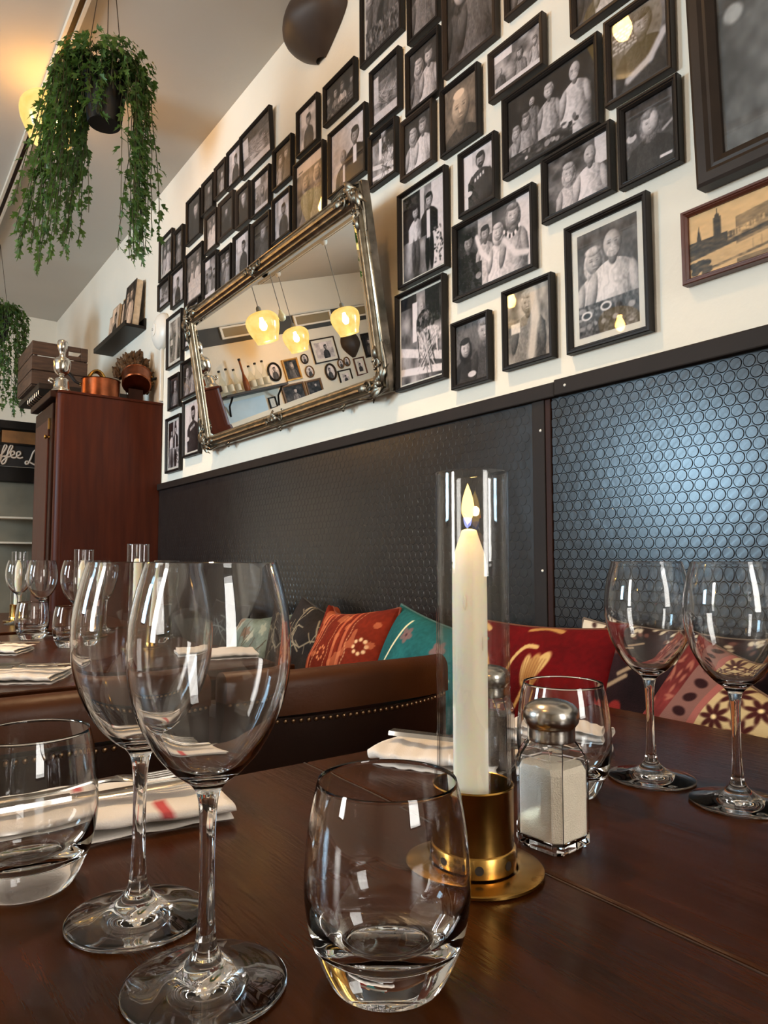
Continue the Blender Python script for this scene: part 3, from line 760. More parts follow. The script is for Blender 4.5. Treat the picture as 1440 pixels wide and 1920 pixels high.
for sx in (-1,1):
    for sz in (-1,1):
        b = MB(); cx, cz = sx*(MW/2-.030), sz*(MH/2-.030)
        base = math.atan2(-sz, -sx)
        for k in range(9):
            acanthus(b, cx-.012*math.cos(base), cz-.012*math.sin(base), base+(k-4)*.36, .050+.022*(k in (0,1,7,8)), .011)
        for q in (0, 1):
            ex, ez = (sx*(MW/2-.095), sz*(MH/2-.030)) if q else (sx*(MW/2-.030), sz*(MH/2-.095))
            scroll(b, ex, ez, .020, 1.3, sx*sz*(1 if q else -1), .0045, a0=base)
            acanthus(b, ex, ez, 0 if (q and sx < 0) else PI if q else (PI/2 if sz < 0 else -PI/2), .055, .012)
            for k in range(5): b.ball((ex+rng.uniform(-.02,.02), -.008, ez+rng.uniform(-.02,.02)), .006, .006, .006, 8, 5)
        b.ball((cx,-.012,cz), .013, .010, .013, 10, 6)
        b.tube([(sx*(MW/2-.004), .0, sz*(MH/2-.15)), (sx*(MW/2+.006), -.003, sz*(MH/2-.09)), (sx*(MW/2+.001), -.004, sz*(MH/2-.01)), (sx*(MW/2-.09), -.003, sz*(MH/2+.006)), (sx*(MW/2-.16), 0, sz*(MH/2-.003))], .0045, 6)
        b.build('carved_corner', M['silver_d'], mir, True, 50)
for sz in (-1,1):
    b = MB()
    for k in range(-3,4): acanthus(b, .012*k, sz*(MH/2-.031), PI/2+k*.5 if sz < 0 else -PI/2-k*.5, .036, .010)
    scroll(b, -.055, sz*(MH/2-.028), .018, 1.3, 1, .004); scroll(b, .055, sz*(MH/2-.028), .018, 1.3, -1, .004, a0=PI)
    b.ball((0,-.012,sz*(MH/2-.028)), .012, .010, .012, 10, 6)
    b.build('carved_centre', M['silver_d'], mir, True, 50)
for x in (-.46, 0.02, .46):
    b = MB().tube([(x-.02,.0,-MH/2-.001),(x,-.004,-MH/2-.006),(x+.02,0,-MH/2-.001)], .004, 6).ball((x,.004,-MH/2-.010), .006, .005, .009, 8, 6)
    b.build('frame_clip', M['silver_d'], mir, True)

# ------------------------------------------------------------------ pictures and bottle shelf on the far wall (seen in the mirror)
def oval_frame(t, rx, rz, fw, depth, fm, seed, kind='portrait_light'):
    n = 40; prof = [(0,.001),(0,depth*.8),(fw*.4,depth),(fw,depth*.6),(fw,.002)]; vs = []; fs = []
    for k in range(n):
        a = 2*PI*k/n
        for i, c in prof: vs.append(((rx-i)*math.cos(a), -c, (rz-i)*math.sin(a)))
    m = len(prof)
    for k in range(n):
        for j in range(m-1): fs.append((k*m+j, ((k+1)%n)*m+j, ((k+1)%n)*m+j+1, k*m+j+1))
    MB().add(vs, fs).build('oval_moulding', fm, t, True, 40)
    # the oval print: a disc of concentric rings carrying the picture colours
    img = pic_for(kind, rx/rz, 60, seed)*.9+.08; nr = 16; V = []; C = []
    for j in range(nr+1):
        for k in range(n):
            a = 2*PI*k/n; q = j/nr
            V.append((q*(rx-fw)*math.cos(a), -depth*.3, q*(rz-fw)*math.sin(a)))
            iy = int((.5-.5*q*math.sin(a))*(img.shape[0]-1)); ix = int((.5+.5*q*math.cos(a))*(img.shape[1]-1))
            C.append(img[iy,ix]**2.2)
    Fq = [(j*n+k, j*n+(k+1)%n, (j+1)*n+(k+1)%n, (j+1)*n+k) for j in range(nr) for k in range(n)]
    np_mesh('oval_print', np.array(V), np.array(Fq), np.array(C), M['print'], t)
for x, z, w, h, sh, fm, lab in (
    (-1.280,2.170,.165,.205,'oval','black','black oval portrait frame beside bottles, seen in mirror'),
    (-1.497,2.157,.200,.235,'rect','goldframe','gilt rectangular frame under middle lamp, seen in mirror'),
    (-1.690,2.240,.095,.110,'oval','blackbrown','tiny dark octagonal-looking frame right of gilt one, seen in mirror'),
    (-1.978,2.292,.330,.270,'mount','blackbrown','large landscape frame with pale mount on far wall, seen in mirror'),
    (-1.711,2.094,.115,.135,'oval','oldwood','small pale oval frame with brown rim, seen in mirror'),
    (-1.981,2.042,.150,.195,'oval','blackbrown','dark brown oval portrait with thick rim, seen in mirror'),
    (-2.145,2.105,.085,.110,'oval','oldwood','left oval of twin miniature frames, seen in mirror'),
    (-2.235,2.115,.085,.110,'oval','oldwood','right oval of twin miniature frames, seen in mirror'),
    (-2.403,2.031,.150,.205,'mount','redbrown','red-brown upright frame near mirror right edge, seen in mirror'),
    (-2.160,1.940,.180,.190,'mount','black','black frame with dark bird-like print, seen in mirror'),
    (-1.446,1.890,.290,.240,'rect','oldwood','big carved brown frame with pale bust, low in mirror'),
    (-1.714,1.905,.210,.200,'rect','oldwood','square olive-brown frame with dark figure, low in mirror'),
    (-1.156,1.861,.090,.120,'mount','black','small black frame below bottle shelf, seen in mirror'),
    (-2.60,2.25,.16,.28,'rect','black','dark frame at mirror right edge, seen in mirror')):
    t = thing('wall_picture', lab, 'picture', (x, BY-.002, z), (0,0,0), 'pictures on the far bar wall')
    sd = int(abs(x*1000)+z*100)
    if sh == 'oval': oval_frame(t, w/2, h/2, .022 if w > .12 else .012, .018, M[fm], sd)
    else: frame_parts(t, w, h, .022 if sh == 'rect' else .014, .02, M[fm], 'portrait_light' if sh == 'mount' else 'portrait_dark', sd, .03 if sh == 'mount' else 0, px=220, gl=False)
def ornament(t, rx, rz, out):
    """polished dark almond: bulging, pointed below, with a soft ridge"""
    n, m = 36, 18; vs = []; fs = []
    for j in range(m+1):
        u = j/m; zz = rz*(1-2*u)
        wdt = rx*(math.sin(PI*min(1,u*.93+.035))**.62)*(1 if u < .55 else 1-.42*((u-.55)/.45)**1.5)
        for k in range(n):
            a = PI*k/(n-1); vs.append((-wdt*math.cos(a), -out*(wdt/rx)*(math.sin(a)**.85)*(1+.12*(1-abs(math.cos(a)))), zz))
    for j in range(m):
        for k in range(n-1): fs.append((j*n+k, (j+1)*n+k, (j+1)*n+k+1, j*n+k+1))
    MB().add(vs, fs).build('polished_body', M['soot'], t, True)
    MB().lathe([(.0,.0),(.02,.0),(.02,.012),(0,.012)], 16, axis='y', cy=-.012, cz=rz*.9).build('hanging_boss', M['iron'], t)
t = thing('wall_ornament', 'dark brown bulging almond-shaped ornament at top of photo wall', 'ornament', (WX-.002, 2.165, 2.955), (0,0,-PI/2)); ornament(t, .170, .130, .13)
t = thing('wall_ornament', 'glossy dark oval ornament below right lamp, seen in mirror', 'ornament', (-2.353, BY-.002, 2.31), (0,0,0)); ornament(t, .13, .165, .07)

shelf_t = thing('bottle_shelf', 'dark wall shelf of bottles on far bar wall, seen in mirror', 'shelf', (-.86, BY-.11, 2.02))
MB().cham(-.42,.30,-.11,.105,-.025,0,.003).build('shelf_board', M['blackbrown'], shelf_t)
for sx in (-.36, .22): MB().tube([(sx,.10,-.20),(sx,.06,-.10),(sx,-.06,-.03)], .010, 8).build('curved_bracket', M['iron'], shelf_t, True)
MB().box(-.22,.30,.098,.106,-.28,-.06).build('splash_panel', M['tile'], shelf_t)
sh2 = thing('glass_shelf', 'lower narrow shelf with glasses under the bottles, seen in mirror', 'shelf', (-.86, BY-.10, 1.72))
MB().cham(-.36,.30,-.10,.095,-.02,0,.003).build('shelf_board', M['blackbrown'], sh2)
def bottle_prof(h, r, nr, sh): return crom([(0,0),(r*.97,0),(r,.006),(r,h*sh),(r*.85,h*(sh+.06)),(nr*1.3,h*(sh+.2)),(nr,h*(sh+.28)),(nr,h*.95)],3)
for i, (x, h, r, sh, mt, lab) in enumerate((
    (-.60,.26,.034,.50,'bglass','clear bottle nearest the red-brown cabinet on bar shelf, in mirror'),
    (-.68,.27,.032,.52,'bglass','clear bottle with dark cap, second on bar shelf in mirror'),
    (-.76,.25,.030,.45,'bglass','slim clear bottle third along the bar shelf, in mirror'),
    (-.855,.34,.030,.30,'brownglass','tall tapering brown bottle among clear ones, seen in mirror'),
    (-.935,.255,.036,.50,'bglass','clear bottle just right of brown bottle, seen in mirror'),
    (-1.015,.27,.038,.50,'bglass','broad clear bottle second right of brown bottle, in mirror'),
    (-1.10,.28,.036,.48,'bglass','clear bottle at right end of bar shelf, seen in mirror'))):
    t = thing('bottle', lab, 'bottle', (x, BY-.12, 2.02), group='bottles on the bar shelf')
    nr = .011
    MB().lathe(bottle_prof(h, r, nr, sh), 24).build('glass_body', M[mt], t, True, 50)
    MB().lathe([(0,h*.93),(nr*1.25,h*.93),(nr*1.25,h),(0,h)], 16).build('cap', M['black'], t)
    if mt == 'bglass': MB().lathe([(r*1.005,h*.12),(r*1.005,h*.38)], 24).build('paper_label', M['card'], t)

# ------------------------------------------------------------------ ceiling tracks and pendant lamps
def track(name, x, y0, y1, lab):
    t = thing(name, lab, 'track', (x, 0, CEIL))
    MB().box(-.024,-.011,y0,y1,-.026,0).build('rail', M['whitemetal'], t)
    MB().box(.011,.024,y0,y1,-.026,0).build('rail', M['whitemetal'], t)
    MB().box(-.011,.011,y0,y1,-.010,0).build('dark_slot', M['cabdark'], t)
track('ceiling_track', .578, .2, 6.6, 'long double-railed ceiling track above the hanging ivy')
track('ceiling_track', -.37, .2, 6.6, 'middle ceiling track of the room, parallel to photo wall')
track('ceiling_track', -1.36, .2, 6.6, 'ceiling track with ceramic roses, seen in mirror')
def shademat():
    m = bpy.data.materials.new('lit_amber_glass'); m.use_nodes = True; nt = m.node_tree
    nt.nodes.remove(nt.nodes['Principled BSDF']); out = nt.nodes['Material Output']
    tc = nt.nodes.new('ShaderNodeTexCoord'); n = nt.nodes.new('ShaderNodeTexNoise'); n.inputs['Scale'].default_value = 14; n.inputs['Detail'].default_value = 6
    nt.links.new(tc.outputs['Object'], n.inputs['Vector'])
    cr = nt.nodes.new('ShaderNodeValToRGB')
    cr.color_ramp.elements[0].position = .25; cr.color_ramp.elements[0].color = (.90,.52,.12,1)
    cr.color_ramp.elements[1].position = .6; cr.color_ramp.elements[1].color = (1,.70,.24,1)
    nt.links.new(n.outputs['Fac'], cr.inputs['Fac'])
    e = nt.nodes.new('ShaderNodeEmission'); e.inputs['Strength'].default_value = 1.05
    nt.links.new(cr.outputs['Color'], e.inputs['Color'])
    tr = nt.nodes.new('ShaderNodeBsdfTransparent'); tr.inputs['Color'].default_value = (1,.82,.5,1)
    gl = nt.nodes.new('ShaderNodeBsdfGlossy'); gl.inputs['Roughness'].default_value = .2
    m1 = nt.nodes.new('ShaderNodeMixShader'); m1.inputs['Fac'].default_value = .77
    nt.links.new(tr.outputs['BSDF'], m1.inputs[1]); nt.links.new(e.outputs['Emission'], m1.inputs[2])
    m2 = nt.nodes.new('ShaderNodeMixShader'); m2.inputs['Fac'].default_value = .05
    nt.links.new(m1.outputs['Shader'], m2.inputs[1]); nt.links.new(gl.outputs['BSDF'], m2.inputs[2])
    nt.links.new(m2.outputs['Shader'], out.inputs['Surface'])
    return m
M['shade'] = shademat()
M['bulb'] = emitmat('glowing_bulb', (1,.68,.37,1), 1700)
def pendant(x, y, z, lab, r=.135, h=.25):
    """z is the middle of the shade"""
    t = thing('pendant_lamp', lab, 'lamp', (x, y, z), group='amber glass pendant lamps')
    k = r/.135
    outer = crom([(.012,.125),(.05,.120),(.095,.105),(.128,.070),(.135,.030),(.128,-.015),(.112,-.060),(.096,-.098),(.090,-.125)],4)
    inner = [(max(.004,a-.004), b-.003*(b > 0)) for a, b in outer][::-1]
    MB().lathe([(a*k, b*h/.25) for a, b in outer+inner], 40).build('glass_shade', M['shade'], t, True, 60)
    MB().lathe([(0,.165),(.012,.165),(.020,.150),(.022,.122),(.018,.075),(0,.075)], 20).build('lamp_holder', M['cord'], t, True, 40)
    MB().lathe(crom([(0,-.030),(.018,-.024),(.030,.0),(.030,.018),(.018,.05),(.013,.075),(0,.076)],3), 20).build('bulb', M['bulb'], t, True)
    top = CEIL-.03-z
    if top > .17: MB().tube([(0,0,.16),(0,0,top)], .0035, 6).build('cord', M['cord'], t)
    MB().lathe([(0,top-.035),(.018,top-.035),(.030,top-.018),(.034,top-.0),(0,top)], 20).build('ceiling_rose', M['whitemetal'], t, True, 40)
pendant(.585, 3.27, 2.905, 'amber glass pendant lamp glowing behind the near hanging ivy', .128, .200)
pendant(.575, 1.36, 2.74, 'amber pendant lamp above the photo wall, out of view overhead', .125, .225)
pendant(-.37, 2.78, 2.42, 'amber pendant lamp reflected in the picture glass of the lowest row')
pendant(-.37, 5.10, 2.36, 'leftmost of three amber pendant lamps seen in mirror')
pendant(-1.36, 2.75, 2.44, 'amber pendant lamp reflected low in the white-mounted photo')
pendant(-1.36, 5.335, 2.335, 'rightmost of three amber pendant lamps seen in mirror')
pendant(-1.36, 6.22, 2.39, 'middle and lowest of three amber pendant lamps seen in mirror')
t = thing('bare_bulb', 'small bare bulb on thin cord between lamps, seen in mirror', 'lamp', (-.37, 4.79, 2.36))
MB().lathe(crom([(0,-.04),(.022,-.03),(.03,0),(.016,.03),(.010,.05),(0,.05)],3), 16).build('glass_globe', mat('cream_globe', srgb(240,225,180), .2), t, True)
MB().tube([(0,0,.05),(0,0,CEIL-.03-2.36)], .003, 6).build('cord', M['cord'], t)

# ------------------------------------------------------------------ hanging ivy
LEAF = [(0,0),(.10,-.16),(.34,-.34),(.42,-.12),(.74,-.22),(.66,-.05),(1.0,.0),(.66,.05),(.74,.22),(.42,.12),(.34,.34),(.10,.16)]
def leaf_mesh(bend):
    vs = [(x, y, -bend*x*x + .22*abs(y)) for x, y in LEAF]; c = len(vs); vs.append((.38,0,-bend*.14))
    return vs, [(c, i, (i+1) % c) for i in range(c)]
LV = [leaf_mesh(b) for b in (.05,.22,.40)]
leaf_me = []
for vs, fs in LV:
    me = MB().add(vs, fs).mesh('leaf'); me.materials.append(M['leaf']); leaf_me.append(me)
def ivy(t, seed, strands, dome, n_single, size=.036, camdir=None):
    g = random.Random(seed); leaves = []; vb = MB()
    def put_leaf(p, out, s):
        """leaf hangs outwards and down"""
        a = math.atan2(out[1], out[0])+g.uniform(-.9,.9); tilt = g.uniform(.35,1.35)
        Mx = Matrix.Translation(p) @ Matrix.Rotation(a,4,'Z') @ Matrix.Rotation(tilt,4,'Y') @ Matrix.Rotation(g.uniform(-.6,.6),4,'X') @ Matrix.Diagonal((s,s,s,1))
        leaves.append((Mx, g.randrange(3), p))
    for sp in strands:
        ang, r0, L, wob = sp[:4]; flare = sp[4] if len(sp) > 4 else 0.
        ca, sa = math.cos(ang), math.sin(ang); rim = g.uniform(.075,.10)
        pts = [Vector((ca*.03, sa*.03, g.uniform(.0,.03))), Vector((ca*rim*.8, sa*rim*.8, g.uniform(.03,.09))), Vector((ca*r0, sa*r0, g.uniform(-.02,.04)))]
        n = max(3, int(L/.05)); x, y = ca*r0, sa*r0; dx, dy = g.uniform(-1,1)*wob, g.uniform(-1,1)*wob
        for i in range(1, n+1):
            x += dx*.12+g.uniform(-.006,.006)+ca*flare*L/n; y += dy*.12+g.uniform(-.006,.006)+sa*flare*L/n; dx *= .8; dy *= .8
            pts.append(Vector((x, y, -L*i/n)))
        pts = [Vector(p) for p in crom([tuple(p) for p in pts], 3)]
        vb.tube(pts, .0013, 4, False)
        acc = 0.
        for a, b in zip(pts[:-1], pts[1:]):
            acc += (b-a).length
            while acc > size*.62:
                acc -= size*.62
                o = Vector((g.uniform(-1,1), g.uniform(-1,1), 0))*.006
                put_leaf(a.lerp(b, g.random())+o, (ca+g.uniform(-1,1), sa+g.uniform(-1,1)), size*g.uniform(.6,1.25))
    for k in range(dome):
        a = g.uniform(0,2*PI); q = math.sqrt(g.random())*.15; hz = g.uniform(.35,1)*(.155-q*.6)
        put_leaf(Vector((math.cos(a)*q, math.sin(a)*q, hz)), (math.cos(a), math.sin(a)), size*g.uniform(.7,1.2))
    vb.build('vines', M['vine'], t)['kind'] = 'stuff'
    root = Vector(t.location); cp = Vector((0,0,.98))-root; cp.normalize()
    leaves.sort(key=lambda q: -(q[2].dot(cp)))
    fb = MB()
    for i, (Mx, k, p) in enumerate(leaves):
        if i < n_single:
            o = link('leaf', leaf_me[k], t); o.matrix_local = Mx
        else:
            vs, fs = LV[k]; fb.add([tuple(Mx @ Vector(v)) for v in vs], fs)
    if fb.v: fb.build('foliage', M['leaf'], t)['kind'] = 'stuff'
def pot(t, r, h, wires, zt):
    MB().lathe([(0,-h),(r*.74,-h),(r*.8,-h+.01),(r*.97,-.02),(r*1.06,-.02),(r*1.06,0),(r*.98,0),(r*.94,-.02),(0,-.03)], 32).build('pot', M['pot'], t, True, 40)
    for k, a in enumerate(wires):
        MB().tube([(r*math.cos(a), r*math.sin(a), -.01),(r*.9*math.cos(a), r*.9*math.sin(a), .05),(0,0,zt)], .0016, 5).build('hanger_wire', M['wire'], t)
# the image-left side of the pot is towards (-.81,.59), the right side towards (.81,-.59)
AL, AR = math.atan2(.59,-.81), math.atan2(-.59,.81)
g = random.Random(11); st = []
for k in range(40): st.append((AL+g.uniform(-.85,.85), g.uniform(.085,.15), g.uniform(.28,.54), .04, g.uniform(.05,.18)))
for k in range(14): st.append((AL+g.uniform(-.5,.5), g.uniform(.11,.165), g.uniform(.46,.60), .06, g.uniform(.10,.20)))
for k in range(15): st.append((-1.95+g.uniform(-.8,.8), g.uniform(.070,.10), g.uniform(.03,.20), .03))
for k in range(26): st.append((AR+g.uniform(-.75,.75), g.uniform(.085,.135), g.uniform(.38,.62), .05))
for k in range(10): st.append((g.uniform(0,2*PI), g.uniform(.08,.12), g.uniform(.08,.24), .06))
iv = thing('hanging_ivy', 'large trailing ivy in dark pot hanging at upper left', 'plant', (.568, 2.30, 2.525))
ivy(iv, 3, st, 330, 300, .036)
pot(iv, .066, .15, (AL+.2, AR-.3, AR+1.9), CEIL-.03-2.525)
st = []
for k in range(70): st.append((g.uniform(0,2*PI), g.uniform(.09,.18), g.uniform(.30,.66), .05))
iv2 = thing('hanging_ivy', 'farther hanging ivy cut off by the left picture edge', 'plant', (.645, 5.18, 2.575))
ivy(iv2, 4, st, 260, 220, .040)
pot(iv2, .075, .15, (.4, 2.5, 4.6), CEIL-.03-2.575)

# ------------------------------------------------------------------ corner cabinet and what stands on it
CX0, CY0, CZ = .745, 3.845, 1.845
cab = thing('cabinet', 'tall red-brown wooden cabinet standing against the photo wall', 'cabinet', (1.02, 4.12, 0))
def cbx(name, m, x0, x1, y0, y1, z0, z1, b=.004, par=cab):
    return MB().cham(x0-1.02, x1-1.02, y0-4.12, y1-4.12, z0, z1, b).build(name, m, par)
cbx('side_panel', M['cabwood'], CX0+.05, 1.296, CY0, CY0+.025, .02, CZ-.012)
cbx('carcass', M['cabdark'], CX0+.06, 1.296, CY0+.025, 4.40, .02, CZ-.02)
cbx('top_board', M['cabwood'], CX0+.02, 1.298, CY0-.004, 4.41, CZ-.014, CZ, .003)
MB().lathe([(0,.02),(.036,.02),(.036,CZ-.014),(0,CZ-.014)], 24, CX0+.050-1.02, CY0+.036-4.12).build('rounded_corner_post', M['cabwood'], cab, True, 40)
door = cbx('door', M['cabdark'], CX0+.012, CX0+.06, CY0+.10, 4.39, .10, CZ-.05)
cbx('door_panel', M['cabwood'], CX0+.004, CX0+.014, CY0+.16, 4.33, .18, CZ-.13, par=door)
MB().lathe(crom([(0,0),(.007,0),(.005,.010),(.011,.018),(.010,.026),(0,.028)],3), 16, axis='x').xf(Matrix.Rotation(PI,4,'Z')).build('knob', M['brass'], door, True, loc=(CX0+.012-1.02, CY0+.15-4.12, 1.62))
cbx('key_plate', M['brass'], CX0+.002, CX0+.012, CY0+.143, CY0+.157, 1.66, 1.72, .002, door)
cbx('cornice', M['cabdark'], CX0-.012, CX0+.03, CY0+.04, 4.42, CZ-.034, CZ+.002)

t = thing('silver_urn', 'ornate silver stacked urn on front corner of cabinet', 'urn', (.790, 3.915, CZ))
MB().lathe(crom([(0,0),(.046,0),(.046,.012),(.040,.02),(.036,.055),(.030,.072),(.014,.080),(.012,.088)],3), 32).build('foot', M['polish'], t, True, 50)
MB().lathe(crom([(.012,.088),(.02,.092),(.036,.11),(.042,.14),(.042,.165),(.036,.172),(.034,.178),(.018,.186)],3), 32).build('cup', M['polish'], t, True, 50)
MB().lathe(crom([(.018,.186),(.014,.20),(.017,.215),(.024,.235),(.025,.262),(.018,.275),(0,.278)],3), 32).build('stopper', M['polish'], t, True, 50)
MB().tube(crom([(-.040,0,.06),(-.056,0,.066),(-.058,0,.052),(-.044,0,.045)],3), .006, 8).build('scroll_handle', M['polish'], t, True)

def pan(lab, loc, r, h, hang, hup, hl, rz=0, tilt=(0,0,0)):
    t = thing('copper_pan', lab, 'pan', loc, tilt)
    MB().lathe([(0,0),(r-.006,0),(r,.006),(r,h-.003),(r+.004,h),(r-.003,h),(r-.004,.006),(0,.005)], 40).build('copper_body', M['copper'], t, True, 40)
    ca, sa = math.cos(hang), math.sin(hang)
    p = crom([(ca*r, sa*r, h*.75),(ca*(r+.03), sa*(r+.03), h*.8+.01),(ca*(r+hl*.5), sa*(r+hl*.5), h*.8+hup*.5),(ca*(r+hl), sa*(r+hl), h*.8+hup)],4)
    MB().tube(p, [.007+.004*i/len(p) for i in range(len(p))], 8).build('handle', M['iron'], t, True)
    for q in (-.02,.02): MB().ball((ca*(r+.002)-sa*q, sa*(r+.002)+ca*q, h*.72), .005).build('rivet', M['brass'], t, True)
    return t
pan('shallow copper saucepan with dark handle on cabinet top', (1.000, 3.975, CZ), .098, .105, AL+.35, .085, .11)
pan('copper pan with long dark handle propped before dried flowers', (1.185, 3.955, CZ+.105), .078, .085, AR+.25, .07, .16, tilt=(R(-38), R(14), 0))
t = thing('pan_stand', 'small wooden block stand under the propped copper pan', 'stand', (1.185, 3.965, CZ))
MB().cham(-.05,.05,-.03,.03,0,.012,.003).build('base', M['cabdark'], t); MB().cham(-.04,.04,-.004,.010,.012,.085,.003).build('upright', M['cabdark'], t)
t = thing('copper_kettle', 'copper kettle with arched brass handles behind saucepan', 'kettle', (1.035, 4.21, CZ))
MB().lathe(crom([(0,0),(.06,0),(.075,.02),(.078,.06),(.06,.10),(.035,.115),(.034,.125),(0,.128)],3), 32).build('body', M['copper'], t, True, 50)
for q in (-.018,.018): MB().tube([(-.055*math.cos(a)*1.0, q, .10+.115*math.sin(a)) for a in [PI*k/14 for k in range(15)]], .009, 8).build('arched_handle', M['brass'], t, True)
MB().ball((0,0,.134), .010).build('lid_knob', M['brass'], t, True)
g = random.Random(21)
t = thing('dried_flowers', 'bunch of brown dried flower heads behind the copper pans', 'dried flowers', (1.195, 4.06, CZ))
for k in range(60):
    a = g.uniform(0,2*PI); q = math.sqrt(g.random()); cx, cy2, cz = .085*q*math.cos(a), .055*q*math.sin(a), .15+.14*(1-q*q)*g.uniform(.6,1.15)+.02
    if k > 46: cx, cy2, cz = .060+g.uniform(0,.025), -.03+g.uniform(-.02,.03), .09+g.uniform(0,.10)
    b = MB()
    for j in range(9):
        l = g.uniform(.025,.05); d = Vector((cx*3+g.uniform(-.5,.5), cy2*3+g.uniform(-.5,.5), .9)).normalized()
        p0 = Vector((cx,cy2,cz))+Vector((g.uniform(-1,1),g.uniform(-1,1),g.uniform(-1,0)))*.014
        b.tube([p0, p0+d*l*.5, p0+d*l+Vector((g.uniform(-1,1),g.uniform(-1,1),0))*.008], [.008,.011,.004], 5)
    b.build('flower_head', M['dry'], t)
b = MB()
for k in range(20):
    a = g.uniform(0,2*PI); q = g.uniform(0,.10); b.tube([(g.uniform(-.02,.02), g.uniform(-.02,.02), .004),(q*math.cos(a), q*.6*math.sin(a), .20)], .0025, 5)
b.build('stems', M['dry'], t)['kind'] = 'stuff'
t['label'] = 'bunch of brown dried flower heads behind the copper pans'

# wooden crate on the taller shelf unit behind the cabinet
hut = thing('glass_rack_unit', 'dark narrow shelf unit behind cabinet carrying crate and hanging glasses', 'shelf unit', (1.02, 4.75, 0))
MB().cham(-.25,.275,-.33,.33,1.965,2.00,.004).build('top_shelf', M['blackbrown'], hut)
MB().cham(.0,.275,-.33,-.30,0,1.965,.004).build('side_post', M['blackbrown'], hut)
MB().cham(.0,.275,.30,.33,0,1.965,.004).build('side_post', M['blackbrown'], hut)
for k in range(7):
    y = -.28+k*.055
    MB().tube([(-.24,y,1.964),(-.24,y,1.94),(-.225,y,1.932),(-.14,y,1.932),(-.125,y,1.94),(-.125,y,1.964)], .0042, 6).build('wire_hook', M['steel'], hut)
cr = thing('wooden_crate', 'weathered wooden slatted crate above the cabinet by back wall', 'crate', (.90, 4.745, 2.00))
for k in range(3):
    z0 = .008+k*.088
    if k == 2:
        for x0, x1 in ((-.155,.045),(.115,.155)): MB().cham(x0,x1,-.235,-.223,z0,z0+.082,.003).build('slat', M['cratewood'], cr)
        MB().cham(.045,.115,-.235,-.223,z0+.050,z0+.082,.003).build('slat', M['cratewood'], cr); MB().cham(.045,.115,-.235,-.223,z0,z0+.025,.003).build('slat', M['cratewood'], cr)
    else: MB().cham(-.155,.155,-.235,-.223,z0,z0+.082,.003).build('slat', M['cratewood'], cr)
    for sx in (-.155,.143): MB().cham(sx,sx+.012,-.222,.222,z0,z0+.082,.003).build('slat', M['cratewood'], cr)
    MB().cham(-.155,.155,.223,.235,z0,z0+.082,.003).build('slat', M['cratewood'], cr)
for k in range(4): MB().cham(-.150+k*.076,-.080+k*.076,-.222,.222,0,.008,.002).build('slat', M['cratewood'], cr)
for sx in (-.138,.122):
    for sy in (-.220,.204): MB().cham(sx,sx+.016,sy,sy+.016,.008,.262,.002).build('corner_post', M['cratewood'], cr)

# picture ledge with books, wall bell, conduit
led = thing('picture_ledge', 'black wall ledge holding leaning books near back corner', 'shelf', (WX-.001, 4.525, 2.365), (0,0,-PI/2))
MB().cham(-.355,.355,-.12,0,-.018,.0,.004).build('ledge_board', M['black'], led); MB().cham(-.355,.355,-.124,-.114,-.018,.015,.003).build('front_lip', M['black'], led); MB().cham(-.355,.355,-.012,0,0,.05,.003).build('back_lip', M['black'], led)
def book(lab, y, w, h, th, col, kind, out):
    t = thing('book', lab, 'book', (WX-.016-out, y, 2.368), (R(-5),0,-PI/2), 'books on the black ledge')
    MB().cham(-w/2,w/2,-th,-th+.004,0,h,.001).build('front_cover', mat('cover_'+kind+str(y), col, .5, var=.2, vscale=12), t)
    MB().cham(-w/2,w/2,-.004,0,0,h,.001).build('back_cover', M['blackbrown'], t)
    MB().box(-w/2+.004,w/2-.003,-th+.004,-.004,.004,h-.004).build('pages', M['paper'], t)
    grid_print('cover_picture', w*.94, h*.94, pic_for(kind, w/h, 70, int(y*100))*np.array([1.,.88,.74]), M['print'], t, (0,-th-.0006,h/2))
book('thick dark book with two pale figures, nearest on the ledge', 4.295, .20, .285, .045, srgb(62,52,44), 'pair_dark', .02)
book('ochre book behind the thick dark one on the ledge', 4.485, .17, .27, .02, srgb(176,132,58), 'harbour', .012)
book('pale book with brown figure in the middle of the ledge', 4.655, .16, .25, .02, srgb(176,150,120), 'portrait_light', .03)
book('thin brown book at far end of the ledge', 4.805, .13, .235, .016, srgb(120,92,60), 'suits', .014)
t = thing('wall_bell', 'round white dish-shaped bell fixture on wall above cabinet', 'bell', (WX-.001, 3.86, 2.25), (0,0,-PI/2))
MB().lathe(crom([(.100,.0),(.103,.012),(.096,.028),(.070,.046),(.040,.055),(.0,.056)],4), 40, axis='y').xf(Matrix.Rotation(PI,4,'Z')).build('gong', M['white'], t, True)
MB().lathe([(.036,.054),(.036,.059),(.030,.061),(0,.061)], 28, axis='y').xf(Matrix.Rotation(PI,4,'Z')).build('centre_cap', M['white'], t, True, 40)
MB().ball((0,-.062,0), .006).build('screw', M['steel'], t, True)
tag(MB().cham(WX-.018, WX-.001, 3.845, 3.865, CZ+.01, 2.16, .003).build('cable_duct', M['white']), 'slim white cable duct running down from the wall bell', 'duct')

